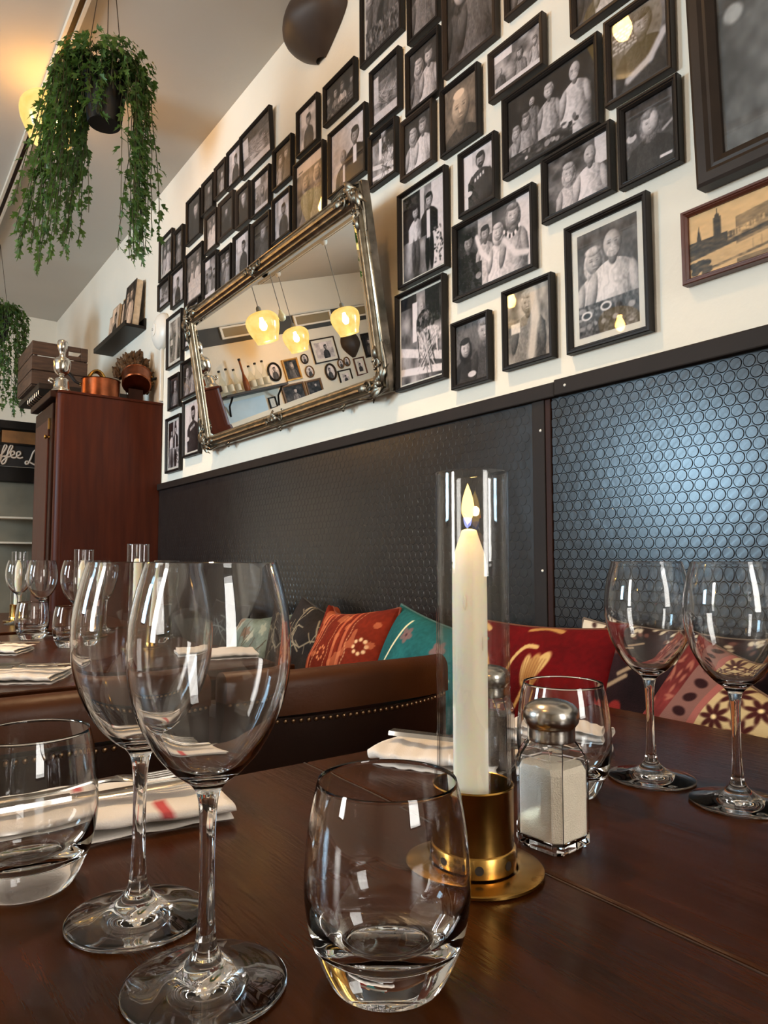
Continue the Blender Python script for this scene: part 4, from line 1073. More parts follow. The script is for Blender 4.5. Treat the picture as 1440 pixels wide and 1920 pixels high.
# back bar beyond the cabinet
bar = thing('back_bar', 'grey-green back bar shelving seen left of the cabinet', 'bar shelf', (1.0, 5.30, 0))
MB().cham(-.36,.298,-.10,.16,1.74,1.752,.003).build('box_shelf', M['black'], bar)
MB().cham(-.36,.298,.0,.16,0,1.50,.004).build('back_panel', M['greywall'], bar)
for z in (1.262, 1.098): MB().cham(-.36,.298,-.14,0,z-.012,z,.002).build('glass_edge_shelf', M['whitemetal'], bar)
MB().cham(-.36,.298,-.05,.16,1.50,1.60,.004).build('dark_rail', M['black'], bar)
MB().cham(-.36,.298,-.10,.16,1.845,1.90,.004).build('upper_shelf', M['black'], bar)
MB().cham(-.36,-.335,-.10,.16,1.60,1.845,.004).build('upright', M['black'], bar)
sg = thing('lettered_sign', 'black sign board with cream script reading affee L', 'sign', (.90, 5.235, 1.60))
MB().cham(-.26,.30,-.012,.012,0,.150,.003).build('sign_board', M['chalk'], sg)
def stroke(pts, r=.0062): MB().tube([(x, -.014, z) for x, z in crom(pts, 5)], r, 6).build('letter', M['chalkink'], sg, True)
stroke([(-.235,.108),(-.262,.098),(-.262,.068),(-.238,.062),(-.228,.104),(-.226,.066),(-.212,.070)])
for dx in (0,.034): stroke([(-.214+dx,.055),(-.186+dx,.088),(-.168+dx,.128),(-.178+dx,.138),(-.192+dx,.10),(-.204+dx,.03),(-.222+dx,.010),(-.228+dx,.024),(-.200+dx,.054),(-.176+dx,.064)])
for dx in (0,.036): stroke([(-.146+dx,.066),(-.122+dx,.082),(-.126+dx,.100),(-.142+dx,.092),(-.142+dx,.066),(-.124+dx,.056),(-.106+dx,.064)])
stroke([(.028,.118),(.010,.122),(-.008,.104),(-.022,.060),(-.036,.026),(-.052,.022),(-.052,.036),(-.036,.038),(-.010,.026),(.014,.018),(.038,.026)], .0068)
MBX=MB().cham(.70,.93,5.215,5.40,1.752,1.836,.004)
tag(MBX.build("wooden_box", M["boxwood"]), "ochre wooden box above the lettered sign", "box")

# ------------------------------------------------------------------ tables
TZ = .75
def table(lab, x0, x1, y0, y1, edge=None):
    t = thing('dining_table', lab, 'table', ((x0+x1)/2, (y0+y1)/2, 0))
    a, b = (x1-x0)/2, (y1-y0)/2
    MB().cham(-a,a,-b,b,TZ-.030,TZ,.003).build('table_top', M['table'], t)
    MB().cham(-a+.05,a-.05,-b+.05,b-.05,TZ-.10,TZ-.030,.002).build('apron', M['table'], t)
    for sx in (-1,1):
        for sy in (-1,1): MB().cham(sx*(a-.06)-.025,sx*(a-.06)+.025,sy*(b-.06)-.025,sy*(b-.06)+.025,0,TZ-.10,.004).build('leg', M['table'], t)
    if edge: MB().box(edge*a-.0008-.0010*edge, edge*a+.0008-.0010*edge, -b+.002, b-.002, TZ-.001, TZ+.0002).build('worn_edge', M['table_edge'], t)
    return t
table('dark brown table top on camera side of the long joint', -.26, .4145, -.10, .722, 1)
table('dark brown table top on wall side, holding candle and shaker', .4165, .955, -.10, .722)
table('next dark table behind the leather chairs, laid with glasses', -.10, .78, 1.40, 2.46)
table('farther dark table near the cabinet, laid with glasses', -.10, .80, 2.56, 3.50)

# ------------------------------------------------------------------ bench, chairs
bn = thing('bench', 'long dark upholstered bench along the wainscot under cushions', 'bench', (1.10, 1.4, 0))
MB().cham(-.14,.182,-2.2,2.43,.34,.435,.02).build('seat_pad', M['bench'], bn, True, 40)
MB().cham(-.12,.182,-2.2,2.43,.0,.34,.004).build('base', M['cabdark'], bn)
def chair(lab, x0, x1, yb):
    t = thing('leather_chair', lab, 'chair', ((x0+x1)/2, yb, 0), group='brown leather studded chairs')
    w = (x1-x0)/2
    def yc(u): return .055*abs(u)**2.4          # the back curls forward at its ends
    def band(z0, z1, th, off, m, nm, roll=False):
        n = 24; prof = []
        if roll:
            for k in range(9):
                a = PI*k/8; prof.append((-th/2*math.cos(a), z1-th/2+th/2*math.sin(a)))
            prof = [(-th/2, z0)]+prof+[(th/2, z0)]
        else: prof = [(-th/2,z0),(-th/2,z1),(th/2,z1),(th/2,z0)]
        m_ = len(prof); vs = []; fs = []
        for i in range(n+1):
            u = -1+2*i/n
            for (q, z) in prof: vs.append((u*w, yc(u)+q+off, z+.008*(1-u*u)*roll))
        for i in range(n):
            for j in range(m_): fs.append((i*m_+j, (i+1)*m_+j, (i+1)*m_+(j+1)%m_, i*m_+(j+1)%m_))
        fs.append(tuple(range(m_))); fs.append(tuple(n*m_+j for j in range(m_))[::-1])
        return MB().add(vs, fs).build(nm, m, t, True, 40)
    band(.728,.796,.050,.0,M['leather'],'back_roll',True)
    band(.40,.728,.040,.002,M['leather_d'],'back_panel')
    sm = stud_me
    n = int(2*w/.0125)
    for i in range(n):
        u = -1+2*(i+.5)/n
        link('brass_stud', sm, t, (u*w*.985, yc(u)-.0185, .7225))
    MB().cham(-w+.02,w-.02,.03,.46,.40,.47,.02).build('seat', M['leather_d'], t, True, 40)
    for sx in (-1,1):
        MB().cham(sx*(w-.03)-.018,sx*(w-.03)+.018,.02,.056,0,.42,.004).build('leg', M['cabdark'], t)
        MB().cham(sx*(w-.05)-.018,sx*(w-.05)+.018,.40,.436,0,.41,.004).build('leg', M['cabdark'], t)
    return t
stud_me = MB().ball((0,0,0), .0042, .0034, .0042, 10, 6).mesh('brass_stud', True); stud_me.materials.append(M['stud'])
chair('brown leather studded chair back behind the front wine glasses', -.02, .445, 1.035)
chair('brown leather studded chair back right of the wine glasses, before cushions', .470, .925, 1.025)

# ------------------------------------------------------------------ cushions (patterns woven in code)
def hexc(*c): return np.array(c)/255.
class Weave:
    def __init__(s, base, seed, n=150, var=.12):
        s.n = n; s.rng = np.random.default_rng(seed); s.Y, s.X = np.mgrid[0:n,0:n]/(n-1.)
        a = noise2(n,n,7,s.rng); b = noise2(n,n,60,s.rng)
        s.im = hexc(*base)[None,None,:]*(1+var*(a-.5)*2+.16*(b-.5))[:,:,None]
    def put(s, m, c, k=1.): m = np.clip(m,0,1)[:,:,None]*k; s.im = s.im*(1-m)+hexc(*c)[None,None,:]*m
    def sd(s, d, k=.008): return np.clip(.5-d/k,0,1)
    def ell(s, x, y, rx, ry, c, rot=0., k=1.):
        dx, dy = s.X-x, s.Y-y; q, w = math.cos(rot), math.sin(rot)
        s.put(s.sd((np.hypot((dx*q+dy*w)/rx,(-dx*w+dy*q)/ry)-1)*min(rx,ry)), c, k)
    def line(s, pts, wd, c, k=1.):
        pts = crom(pts,4) if len(pts) > 2 else pts
        for (x0,y0),(x1,y1) in zip(pts[:-1],pts[1:]):
            vx, vy = x1-x0, y1-y0; t = np.clip(((s.X-x0)*vx+(s.Y-y0)*vy)/(vx*vx+vy*vy+1e-9),0,1)
            s.put(s.sd(np.hypot(s.X-x0-t*vx, s.Y-y0-t*vy)-wd), c, k)
def w_red():
    w = Weave((92,10,14),1,170); G = (206,166,104); D = (182,134,78)
    def tulip(x, y, k=1., fl=1):
        w.line([(x-.03*fl*k,y+.62*k),(x-.07*fl*k,y+.40*k),(x-.02*fl*k,y+.20*k)], .014*k, G)
        w.line([(x-.20*fl*k,y+.62*k),(x-.25*fl*k,y+.30*k),(x-.22*fl*k,y+.02*k),(x-.10*fl*k,y-.13*k),(x+.02*fl*k,y-.14*k)], .017*k, G)
        for q, o in ((-1,.0),(1,.05),(0,.02)): w.ell(x+q*.052*k+.03*fl*k, y+.06*k-o*k, .048*k, .135*k, G if q else D, (q*.28+.25)*1.)
        w.ell(x+.11*fl*k, y-.07*k, .022*k, .05*k, G, .7)
        for q in range(8): w.line([(x-.055*k+q*.018*k,y+.14*k),(x-.055*k+q*.026*k,y-.05*k)], .0028*k, (140,84,52))
        w.ell(x-.01*k,y+.19*k,.020*k,.016*k,(60,16,16))
        for q in (-1,1): w.ell(x-.04*fl*k+q*.055*k,y+.48*k,.065*k,.016*k,G,q*-.9)
    tulip(.60,.22,.66); tulip(.16,.24,.62,-1); tulip(.92,.66,.6); tulip(.40,.74,.55,-1); tulip(.06,.78,.5)
    w.line([(.0,.04),(.1,.02),(.2,.05)], .014, G); w.line([(.5,.03),(.6,.01),(.7,.03)], .012, D)
    return w.im
def w_orange():
    w = Weave((108,36,20),2); S = (206,126,84); Lt = (226,180,132)
    for x in (.16,.22,.56,.66):
        w.line([(x,.0),(x+.02,.5),(x-.02,1)], .018, (176,92,62)); w.line([(x-.03,0),(x-.01,.5),(x-.05,1)], .004, (90,26,18))
    for k in range(40):
        for x in (.30,.50,.73): w.ell(x+.01*math.sin(k), k/40, .004, .008, Lt)
    for cx, cy in ((.86,.30),(.86,.70),(.40,.80),(.40,.35)):
        for a in range(8): w.ell(cx+.05*math.cos(a*PI/4), cy+.05*math.sin(a*PI/4), .014, .014, S if cx < .5 else Lt)
    w.put((noise2(150,150,14,w.rng) > .70)*.5, S)
    return w.im
def w_teal():
    w = Weave((34,88,88),3); C = (226,214,170); P = (132,92,88)
    for pts in ([(.10,.95),(.14,.6),(.28,.3),(.34,.05)],[(.55,.98),(.62,.6),(.72,.4),(.92,.3)],[(.62,.62),(.58,.85),(.50,1)],[(.85,.9),(.9,.6),(.8,.2)]): w.line(pts, .011, C)
    for x, y in ((.40,.14),(.44,.60),(.85,.62),(.2,.8),(.75,.15)):
        for a in range(5): w.ell(x+.035*math.cos(a*1.26), y+.03*math.sin(a*1.26), .030, .022, P, a*1.26, .8)
        w.ell(x,y,.012,.012,(70,50,54))
    return w.im
def w_twig(base=(44,40,40), ink=(150,138,116), seed=4):
    w = Weave(base, seed); g = w.rng
    for k in range(9):
        x, y = g.random(2); a = g.uniform(0,6.3)
        for j in range(5):
            x2, y2 = x+.16*math.cos(a), y+.16*math.sin(a); w.line([(x,y),(x2,y2)], .007, ink)
            w.line([(x2,y2),(x2+.09*math.cos(a+1),y2+.09*math.sin(a+1))], .005, ink)
            w.line([((x+x2)/2,(y+y2)/2),((x+x2)/2+.08*math.cos(a-1.1),(y+y2)/2+.08*math.sin(a-1.1))], .004, ink); x, y = x2, y2; a += g.uniform(-.7,.7)
    return w.im
def w_pale():
    w = Weave((112,126,118), 5, var=.2); g = w.rng
    for k in range(16):
        x, y = g.random(2)
        for a in range(5): w.ell(x+.04*math.cos(a*1.26), y+.04*math.sin(a*1.26), .036, .024, (120,88,70) if k % 2 else (176,176,158), a*1.26, .8)
    for k in range(8): w.line([tuple(g.random(2)) for q in range(3)], .006, (70,60,48))
    return w.im
def w_floral():
    w = Weave((38,24,26), 6, var=.3); g = w.rng
    for k in range(40): w.ell(g.uniform(0,1), g.uniform(.0,.16), .022, .014, (200,186,160) if k % 2 else (92,58,50), g.uniform(0,3))
    w.put(w.sd(w.X-.16), (206,196,176)); 
    for k in range(20): w.ell(g.uniform(.02,.14), g.uniform(0,1), .02, .012, (70,48,44), g.uniform(0,3))
    w.line([(.0,.32),(.3,.32)], .012, (40,26,26))
    for x, y in ((.30,.45),(.72,.30),(.6,.75)):
        for a in range(6): w.ell(x+.06*math.cos(a*1.05), y+.06*math.sin(a*1.05), .055, .035, (150,48,44), a*1.05, .85)
        w.ell(x,y,.03,.03,(70,22,24))
    for k in range(12): x, y = g.random(2)*.8+.15; w.line([(x,y),(x+.12,y-.08)], .010, (150,126,100))
    w.put(w.sd(.90-w.Y), (226,200,150))
    for k in range(16): w.ell(.03+k*.063, .955, .024, .026, (42,28,40)); w.ell(.03+k*.063, .965, .010, .012, (226,200,150))
    return w.im
def w_patch():
    w = Weave((96,40,38), 7, 190, .2); g = w.rng; X, Y = w.X, w.Y
    for k in range(26): w.ell(g.uniform(.0,.13), g.uniform(0,1), .026, .009, (150,92,76), g.uniform(0,3))
    w.put(((X>.15)&(X<.37))*1., (122,86,78))
    for k in range(12): w.ell(.235, .04+k*.085, .045, .024, (44,22,24), -.5+.3*(k % 2))
    w.put(((X>.32)&(X<.37))*1., (150,88,80))
    w.put(((X>.37)&(X<.78))*1., (186,162,118))
    for iy in range(7):
        for ix in range(3):
            cx, cy = .438+ix*.137, .07+iy*.143
            for a in range(8): w.ell(cx+.038*math.cos(a*PI/4+.39), cy+.040*math.sin(a*PI/4+.39), .034, .0125, (64,28,26), a*PI/4+.39)
            w.ell(cx,cy,.012,.012,(226,200,146))
    w.put(((X>.78))*1., (36,24,40)); w.line([(.86,.3),(.9,.4),(.88,.55)], .006, (110,66,80))
    return w.im
def cushion(lab, img, X, Y, Z, s, th, yaw=0., lean=18., roll=0., ear=0.):
    """yaw 0 faces the room from the photo wall"""
    n = img.shape[0]; u = np.linspace(-1,1,n); U, V = np.meshgrid(u, u)
    pin = .055
    x = s/2*U*(1-pin*(1-V*V)); z = -s/2*V*(1-pin*(1-U*U))
    t_ = th/2*(np.clip((1-U**2)*(1-V**2),0,1)**.42)
    rng_ = np.random.default_rng(int(abs(Y)*1000)); wr = (noise2(n,n,5,rng_)-.5)*.018*np.clip((1-U**2)*(1-V**2)*3,0,1)
    if ear: z += ear*np.exp(-((U+.93)**2+(V+.93)**2)/.012); 
    Pf = np.stack([x, -t_-wr, z],-1).reshape(-1,3); Pb = np.stack([x, t_, z],-1).reshape(-1,3)
    i = np.arange(n*n).reshape(n,n)
    F1 = np.stack([i[1:,:-1],i[1:,1:],i[:-1,1:],i[:-1,:-1]],-1).reshape(-1,4)
    st_ = 5; j = i[::st_, ::st_] if (n-1) % st_ == 0 else i
    F2 = np.stack([i[:-1,:-1],i[:-1,1:],i[1:,1:],i[1:,:-1]],-1).reshape(-1,4)+n*n
    c = np.clip(img,0,1).reshape(-1,3)**2.2
    base = thing('cushion', lab, 'cushion', (X,Y,Z), group='cushions on the bench')
    base.rotation_euler = (Matrix.Rotation(-PI/2+R(yaw),4,'Z') @ Matrix.Rotation(-R(lean),4,'X') @ Matrix.Rotation(R(roll),4,'Y')).to_euler()
    np_mesh('cover', np.concatenate([Pf,Pb]), np.concatenate([F1,F2]), np.concatenate([c, c*0+c.mean(0)]), M['weave'], base, True)
    e = []
    for q in range(4):
        for k in range(0, n, 4):
            idx = [(0,k),(k,n-1),(n-1,n-1-k),(n-1-k,0)][q]; e.append((x[idx], 0., z[idx]))
    e.append(e[0])
    MB().tube(e, .0035, 6, False).build('piping', mat('piping_'+lab[:8]+str(round(Y,2)), tuple(list((c.mean(0)*.7))+[1]), .9), base, True)
    return base
cushion('dark cushion farthest along the bench, seen through front wine glass', w_twig((40,38,40),(96,100,96),9), 1.135, 2.62, .63, .38, .13)
cushion('pale green floral cushion seen through front wine glass', w_pale(), 1.11, 2.27, .615, .36, .14, roll=-6, lean=22)
cushion('charcoal cushion with pale twig pattern, left of orange one', w_twig(), 1.145, 1.985, .640, .38, .13, roll=12)
cushion('rust orange striped cushion with pointed ear corner', w_orange(), 1.105, 1.675, .650, .385, .19, yaw=-4, lean=16, roll=-6, ear=.035)
cushion('teal cushion with cream stems, between orange and candle', w_teal(), 1.095, 1.375, .645, .40, .14, yaw=-6, lean=18, roll=8)
cushion('deep red cushion embroidered with gold tulips', w_red(), 1.125, 1.035, .648, .41, .15, lean=16, roll=-1)
cushion('dark floral cushion with red blooms and cream scalloped border', w_floral(), 1.165, .765, .655, .39, .12, lean=10, roll=4)
cushion('patchwork cushion with cream tile pattern and navy strip', w_patch(), 1.045, .600, .640, .34, .10, yaw=-6, lean=26, roll=22)
cushion('tan cushion at right edge behind the rightmost wine glass', w_twig((150,84,44),(110,54,30),12), 1.175, .345, .650, .37, .14, lean=12, roll=-4)

# ------------------------------------------------------------------ glassware
def wine_profile():
    foot = crom([(.020,.0012),(.038,.0),(.0432,.0006),(.0438,.0016),(.0430,.0026),(.034,.0048),(.022,.0078),(.013,.0120),(.0075,.0180),(.0054,.0250)],4)
    stem = crom([(.0054,.0250),(.0044,.042),(.0041,.062),(.0043,.082),(.0052,.096),(.0066,.103)],4)
    bowl = crom([(.0066,.103),(.0105,.108),(.019,.1145),(.029,.126),(.0375,.142),(.0427,.159),(.0446,.176),(.0438,.194),(.0408,.211),(.0362,.2275)],5)
    rim = [(.0358,.2284),(.0351,.2280)]
    inn = crom([(.0351,.2280),(.0397,.211),(.0427,.194),(.0435,.176),(.0416,.1595),(.0364,.1435),(.028,.129),(.018,.118),(.009,.1135),(.0,.1125)],5)
    return [(0,.0022)]+foot, stem, bowl+rim+inn[1:]
_f, _s, _b = wine_profile()
wine_me = [MB().lathe(p, 56).mesh(n, True, 70) for n, p in (('foot',_f),('stem',_s),('bowl',_b))]
for me in wine_me: me.materials.append(M['glass'])
def wine(lab, x, y, sc=1., grp='empty wine glasses on the tables'):
    t = thing('wine_glass', lab, 'wine glass', (x,y,TZ+.0003), group=grp); t.scale = (sc,sc,sc)
    for n, me in zip(('foot','stem','bowl'), wine_me): link(n, me, t)
    return t
def tumbler_profile():
    o = crom([(.026,.0006),(.0295,.0),(.0318,.0018),(.0372,.0115),(.0425,.025),(.0456,.041),(.0462,.055),(.0450,.075),(.0423,.094),(.0393,.1065)],5)
    i = crom([(.0381,.1066),(.0411,.094),(.0437,.075),(.0448,.056),(.0438,.043),(.0400,.0315),(.0335,.0235),(.024,.0195),(.0,.0185)],5)
    return [(0,.0020)]+o+[(.0389,.1075)]+i
tum_me = MB().lathe(tumbler_profile(), 64).mesh('water_tumbler', True, 70); tum_me.materials.append(M['glass'])
def tumbler(lab, x, y, sc=1.):
    o = link('water_tumbler', tum_me, None, (x,y,TZ+.0003)); o.scale = (sc,sc,sc)
    return tag(o, lab, 'tumbler', 'water tumblers on the tables')
wine('large wine glass nearest the viewer, front left', .158, .380)
wine('wine glass just behind and left of the nearest one', .151, .476)
wine('left of the two wine glasses before the blue coin wall', .680, .452)
wine('right wine glass before the blue coin wall, at picture edge', .677, .358)
tumbler('big water tumbler in the centre foreground', .242, .328)
tumbler('water tumbler cut off by the left picture edge', .102, .569)
tumbler('water tumbler behind the salt shaker', .572, .478)
tumbler('water tumbler cut by right picture edge behind wine glass', .742, .285)
# the far tables
wine('wine glass behind the front tumbler on next table', .492, 2.150)
wine('wine glass second from left on next table', .445, 2.390)
wine('far wine glass at left picture edge on farther table', .455, 2.86)
wine('wine glass right of the middle far candle tube', .610, 2.400)
wine('wine glass on next table seen through the front wine glasses', .728, 2.09)
tumbler('front tumbler on next table beside folded napkin', .452, 2.03)
tumbler('second tumbler on next table, farther left', .405, 2.30)
tumbler('tumbler on next table seen through the second wine glass', .655, 1.99)

# ------------------------------------------------------------------ candles in brass holders with glass tubes
M['flame'] = emitmat('candle_flame', (1,.62,.18,1), 3.4, .3)
M['flame_base'] = emitmat('blue_flame_base', (.35,.42,1,1), 1.6, .55)
M['ember'] = emitmat('wick_ember', (1,.28,.05,1), 3)
def lerp_prof(p, k): return [(a*k, b) for a, b in p]
def candle_holder(x, y, lab, h=.295, lit_lab=None, lit=False, rot=0., ch=.245):
    t = thing('candle_holder', lab, 'candle holder', (x,y,TZ), (0,0,rot), 'brass candle holders with glass tubes')
    MB().lathe([(0,.0005),(.049,.0005),(.0508,.0016),(.0508,.0034),(.049,.0044),(.032,.0046)], 56).build('base_plate', M['brass'], t, True, 40)
    MB().lathe([(.0292,.0046),(.0305,.0060),(.0305,.0190),(.0298,.0200),(.0290,.0204),(.0290,.0625),(.0296,.0635),(.0290,.0645),(.0280,.0640),(.0280,.0080),(0,.0078)], 56).build('brass_cup', M['brass'], t, True, 40)
    for k in range(8):
        a = 2*PI*k/8+.25
        MB().lathe([(0,0),(.0032,0),(.0032,.0005),(0,.0005)], 14, axis='x').build('vent_hole', M['brass_d'], t, loc=(.0304*math.cos(a), .0304*math.sin(a), .0125)).rotation_euler = (0,0,a)
    MB().lathe([(.0262,.0085),(.0276,.0085),(.0276,.0095),(.0276,h-.003),(.0276,h-.0008),(.0272,h),(.0266,h),(.0262,h-.0008),(.0262,h-.003),(.0262,.0095)], 56, close=True).build('glass_tube', M['tubeglass'], t, True, 60)
    c = thing('candle', lit_lab, 'candle', (x-.003,y,TZ+.0082), (0,0,rot))
    top = ch
    MB().lathe([(0,0),(.0127,0)]+crom([(.0129,.02),(.0132,top-.075),(.0131,top-.045),(.0130,top-.031),(.0126,top-.0245),(.0115,top-.0185),(.0092,top-.0115),(.0071,top-.0055),(.0061,top-.002),(.0052,top-.0005),(.0020,top+.0005),(.0,top)],3), 40).build('wax', M['wax'], c, True)
    MB().tube(crom([(0,0,top-.002),(.0,.0,top+.004),(-.0020,.001,top+.009),(-.0042,.002,top+.012)],3), .0009, 6).build('wick', M['wick'], c, True)
    if lit:
        for q in range(3): MB().ball((.0128*math.cos(-1.7+q*1.1),.0128*math.sin(-1.7+q*1.1),top-.055-.03*q), .0011,.0011,.006,8,6).build('wax_drip', M['drip'], c, True)
        fl = bpy.data.lights.new('flame_light', 'POINT'); fl.energy = .6; fl.color = (1,.56,.2); fl.shadow_soft_size = .004
        fo = bpy.data.objects.new('flame_light', fl); COL.objects.link(fo); fo.parent = c; fo.location = (-.0008,0,top+.018)
        MB().ball((-.0046,.002,top+.0130), .0014).build('ember', M['ember'], c, True)
        MB().lathe(crom([(0,.004),(.0026,.0095),(.0048,.016),(.0052,.0215),(.0042,.030),(.0022,.0385),(.0,.0455)],4), 20).build('flame', M['flame'], c, True, loc=(-.0008,0,top)).scale = (.95,.95,.78)
        MB().lathe(crom([(0,.001),(.0026,.004),(.0040,.010),(.0038,.0135),(.0,.0140)],3), 16).build('flame_base', M['flame_base'], c, True, loc=(-.001,0,top)).scale = (.8,.8,.7)
    return t
candle_holder(.375, .399, 'large brass candle holder with tall glass tube, centre', .297, 'lit white candle burning in the central glass tube', True, -.9)
candle_holder(.535, 2.265, 'candle holder in middle of next table, left of wine glasses', .262, 'unlit white candle on next table, middle glass tube', ch=.215)
candle_holder(.575, 1.87, 'candle holder half hidden behind the left wine glass rim', .272, 'unlit candle half hidden behind left wine glass rim', ch=.225)
candle_holder(.475, 2.98, 'small far candle holder near left picture edge', .262, 'small far unlit candle near left picture edge', ch=.215)

# ------------------------------------------------------------------ shakers
def oct_ring(hs, c, z): return [(hs-c,-hs,z),(hs,-hs+c,z),(hs,hs-c,z),(hs-c,hs,z),(-hs+c,hs,z),(-hs,hs-c,z),(-hs,-hs+c,z),(-hs+c,-hs,z)]
def round_ring(r, z): return [(r*math.cos(a), r*math.sin(a), z) for a in [-PI/2+PI/8+k*PI/4 for k in range(8)]]
def loft(rings, cap0=True, cap1=True, flip=False):
    vs = [p for r_ in rings for p in r_]; n = 8; fs = []
    for i in range(len(rings)-1):
        for k in range(n): fs.append((i*n+k, i*n+(k+1)%n, (i+1)*n+(k+1)%n, (i+1)*n+k))
    if cap0: fs.append(tuple(range(n))[::-1])
    if cap1: fs.append(tuple((len(rings)-1)*n+k for k in range(n)))
    return MB().add(vs, fs)
def shaker(x, y, lab, fill, rz):
    t = thing('shaker', lab, 'shaker', (x,y,TZ+.0003), (0,0,rz))
    o = [oct_ring(.0215,.005,0), oct_ring(.0232,.006,.003), oct_ring(.0232,.006,.066), oct_ring(.0222,.007,.072), oct_ring(.0195,.0075,.079), round_ring(.0172,.085), round_ring(.0172,.095)]
    i = [round_ring(.0156,.095), round_ring(.0156,.085), oct_ring(.0175,.0070,.078), oct_ring(.0204,.0062,.071), oct_ring(.0212,.0055,.065), oct_ring(.0210,.0055,.009), oct_ring(.0190,.005,.006)]
    loft(o+i, True, True).build('glass_jar', M['glass'], t)
    s = [oct_ring(.0186,.005,.0066), oct_ring(.0206,.0055,.0095), oct_ring(.0207,.0055,.060), oct_ring(.0195,.0065,.0645), oct_ring(.0120,.005,.0665)]
    loft(s).build('contents', fill, t)
    cap = MB().lathe(crom([(.0185,.083),(.0192,.0835),(.0192,.0925),(.0200,.0945),(.0222,.098),(.0226,.104),(.0205,.1095),(.0140,.1135),(.0070,.1150),(0,.1155)],3), 36).build('steel_cap', M['steel'], t, True, 60)
    for k in range(7):
        a = 2*PI*k/6; q = .0075 if k < 6 else 0
        MB().lathe([(0,0),(.0010,0),(.0010,.0004),(0,.0004)], 10).build('pour_hole', M['brass_d'], cap, loc=(q*math.cos(a), q*math.sin(a), .1150-.0005*(q > 0)))
shaker(.462, .399, 'square glass salt shaker with dented steel cap beside candle', M['salt'], R(4))
shaker(.556, .566, 'pepper shaker standing behind the candle tube', M['pepper'], R(30))

# ------------------------------------------------------------------ napkins and cutlery
def napkin(lab, x, y, z, L, D, rz, spots=(), layers=3, th=.0055, seed=1):
    """one cloth folded back and forth; the rounded fold faces -y"""
    t = thing('folded_napkin', lab, 'napkin', (x,y,z), (0,0,rz), 'folded white napkins')
    path = []; r_ = th/2; rg = random.Random(seed)
    for k in range(layers):
        z0 = .0008+k*th; seq = [(-D/2+D*i/9, z0) for i in range(10)]
        if k % 2: seq = seq[::-1]
        path += seq
        if k < layers-1:
            s = 1 if k % 2 == 0 else -1
            path += [(s*(D/2+r_*math.sin(a)*1.1), z0+r_-r_*math.cos(a)) for a in (PI*.25,PI*.5,PI*.75)]
    n = 60; V = []; C = []
    for i in range(n+1):
        u = -1+2*i/n
        for j, (py, pz) in enumerate(path):
            sk = .004*math.sin(3*u+j*.05)+.0012*math.sin(17*u+j)
            V.append((u*L/2+.003*math.sin(j*.4), py+sk, max(.0006, pz*(1+.10*math.sin(5*u))+.0006*math.sin(23*u+py*90))))
            col = np.array(srgb(232,222,212)[:3])
            for (u0, u1, j0, j1) in spots:
                if u0 < u < u1 and j0 <= j <= j1: col = np.array(srgb(196,84,84)[:3])
            C.append(col)
    m_ = len(path)
    Fq = [(i*m_+j, i*m_+j+1, (i+1)*m_+j+1, (i+1)*m_+j) for i in range(n) for j in range(m_-1)]
    o = np_mesh('cloth', np.array(V), np.array(Fq), np.array(C), M['linen'], t, True)
    md = o.modifiers.new('thickness', 'SOLIDIFY'); md.thickness = .0012; md.offset = 0
    return t
def flat(outline, zf, th=.0018):
    """a bent strip of metal: outline is a list of (s, half width); zf gives the rise along s"""
    vs = []; fs = []; n = len(outline)
    for s_, hw_ in outline:
        for q, dz in ((-hw_,0),(hw_,0),(hw_*.8,th),(-hw_*.8,th)): vs.append((s_, q, zf(s_)+dz))
    for i in range(n-1):
        for k in range(4): fs.append((i*4+k, i*4+(k+1)%4, (i+1)*4+(k+1)%4, (i+1)*4+k))
    fs.append((3,2,1,0)); fs.append(tuple((n-1)*4+k for k in range(4)))
    return MB().add(vs, fs)
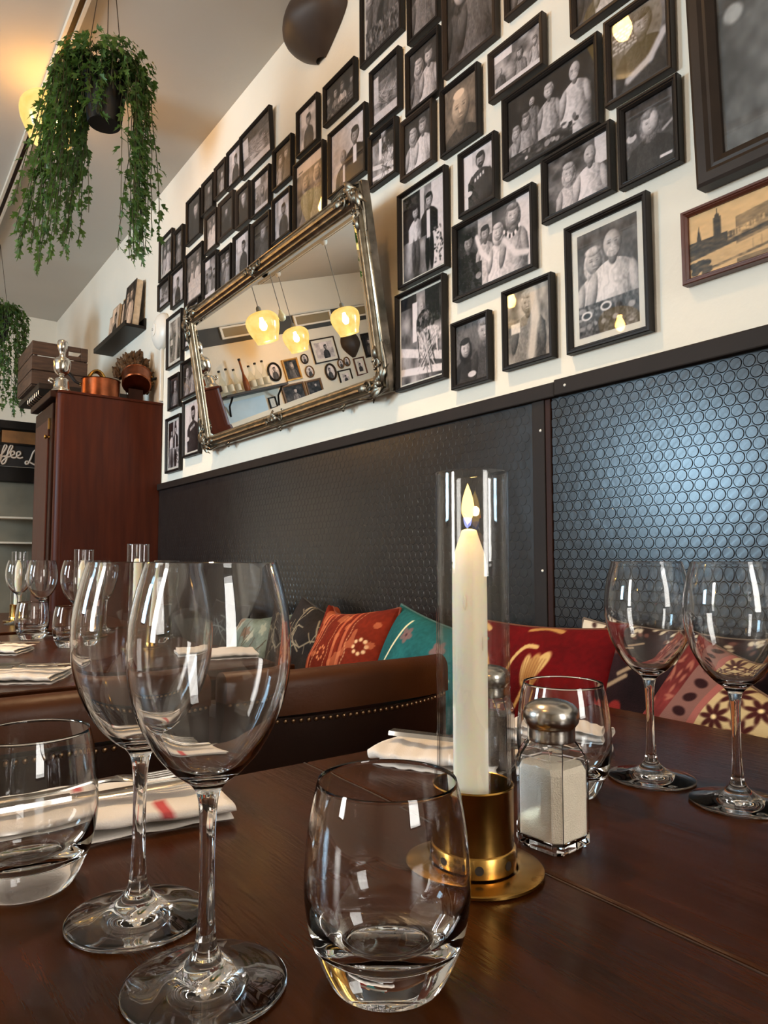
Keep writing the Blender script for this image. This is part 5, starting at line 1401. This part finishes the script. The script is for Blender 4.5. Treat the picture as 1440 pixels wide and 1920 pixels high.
def fork(lab, x, y, z, rz):
    t = thing('fork', lab, 'fork', (x,y,z), (0,0,rz), 'steel cutlery on napkins')
    zf = lambda s_: .001+.006*math.exp(-((s_-.125)/.03)**2)+.004*max(0,(s_-.15)/.05)
    flat(crom([(0,.0090),(.02,.0098),(.06,.0062),(.10,.0035),(.125,.0042),(.140,.0105),(.155,.0118)],4), zf).build('handle', M['steel'], t, True, 50)
    for k in range(4):
        yy = -.0098+k*.0065
        b = flat([(.152,.0022),(.165,.0017),(.180,.0016),(.196,.0013),(.200,.0006)], zf); b.xf(Matrix.Translation((0,yy,0))); b.build('tine', M['steel'], t, True, 50)
def knife(lab, x, y, z, rz, L=.215):
    t = thing('knife', lab, 'knife', (x,y,z), (0,0,rz), 'steel cutlery on napkins')
    flat(crom([(0,.0085),(.015,.0092),(.06,.0075),(.105,.0060)],4), lambda s_: .001, .0045).build('handle', M['steel'], t, True, 50)
    flat(crom([(.105,.0060),(.115,.0085),(.16,.0105),(.20,.0085),(L,.0010)],4), lambda s_: .0025, .0012).build('blade', M['steel'], t, True, 50)
# foreground left setting: napkin runs along the far table edge
nap_rz = math.atan2(-.020, .19)
napkin('white napkin with red woven marks under fork and knife, front left', .116, .668, TZ, .330, .095, R(-6), [(.62,.69,9,13),(.62,.69,24,28),(.25,.32,33,37)], 3, .0085, 3)
fork('steel fork on the front left napkin', .062, .686, TZ+.0245, R(-4))
knife('steel knife lying beside fork on the front left napkin', .046, .660, TZ+.0245, R(-3), .235)
napkin('folded white napkin left of the candle tube', .545, .625, TZ, .150, .085, R(-62), (), 3, .0070, 4)
knife('dark-looking steel knife on napkin left of candle', .515, .690, TZ+.0232, R(-62), .20)
napkin('rolled white napkin right of the salt shaker', .712, .600, TZ, .12, .065, R(-58), (), 4, .0070, 5)
napkin('folded napkin with knives on near edge of next table', .235, 1.55, TZ, .20, .13, R(-30), (), 3, .0070, 6)
knife('broad knife on the napkin at near edge of next table', .165, 1.61, TZ+.0232, R(-30), .20)
knife('second knife on the napkin at near edge of next table', .150, 1.58, TZ+.0232, R(-33), .20)
napkin('far folded napkin at left edge on next table', .262, 2.02, TZ, .17, .12, R(-30), (), 3, .0065, 7)
knife('knife on the far folded napkin at left edge', .195, 2.07, TZ+.0215, R(-30), .18)
napkin('folded napkin on next table seen through the front wine glass', .690, 1.60, TZ, .20, .12, R(-15), (), 3, .0070, 8)
napkin('napkin tip poking in at the bottom picture edge',   .268, .174, TZ, .10, .045, R(30), (), 2, .006, 9)
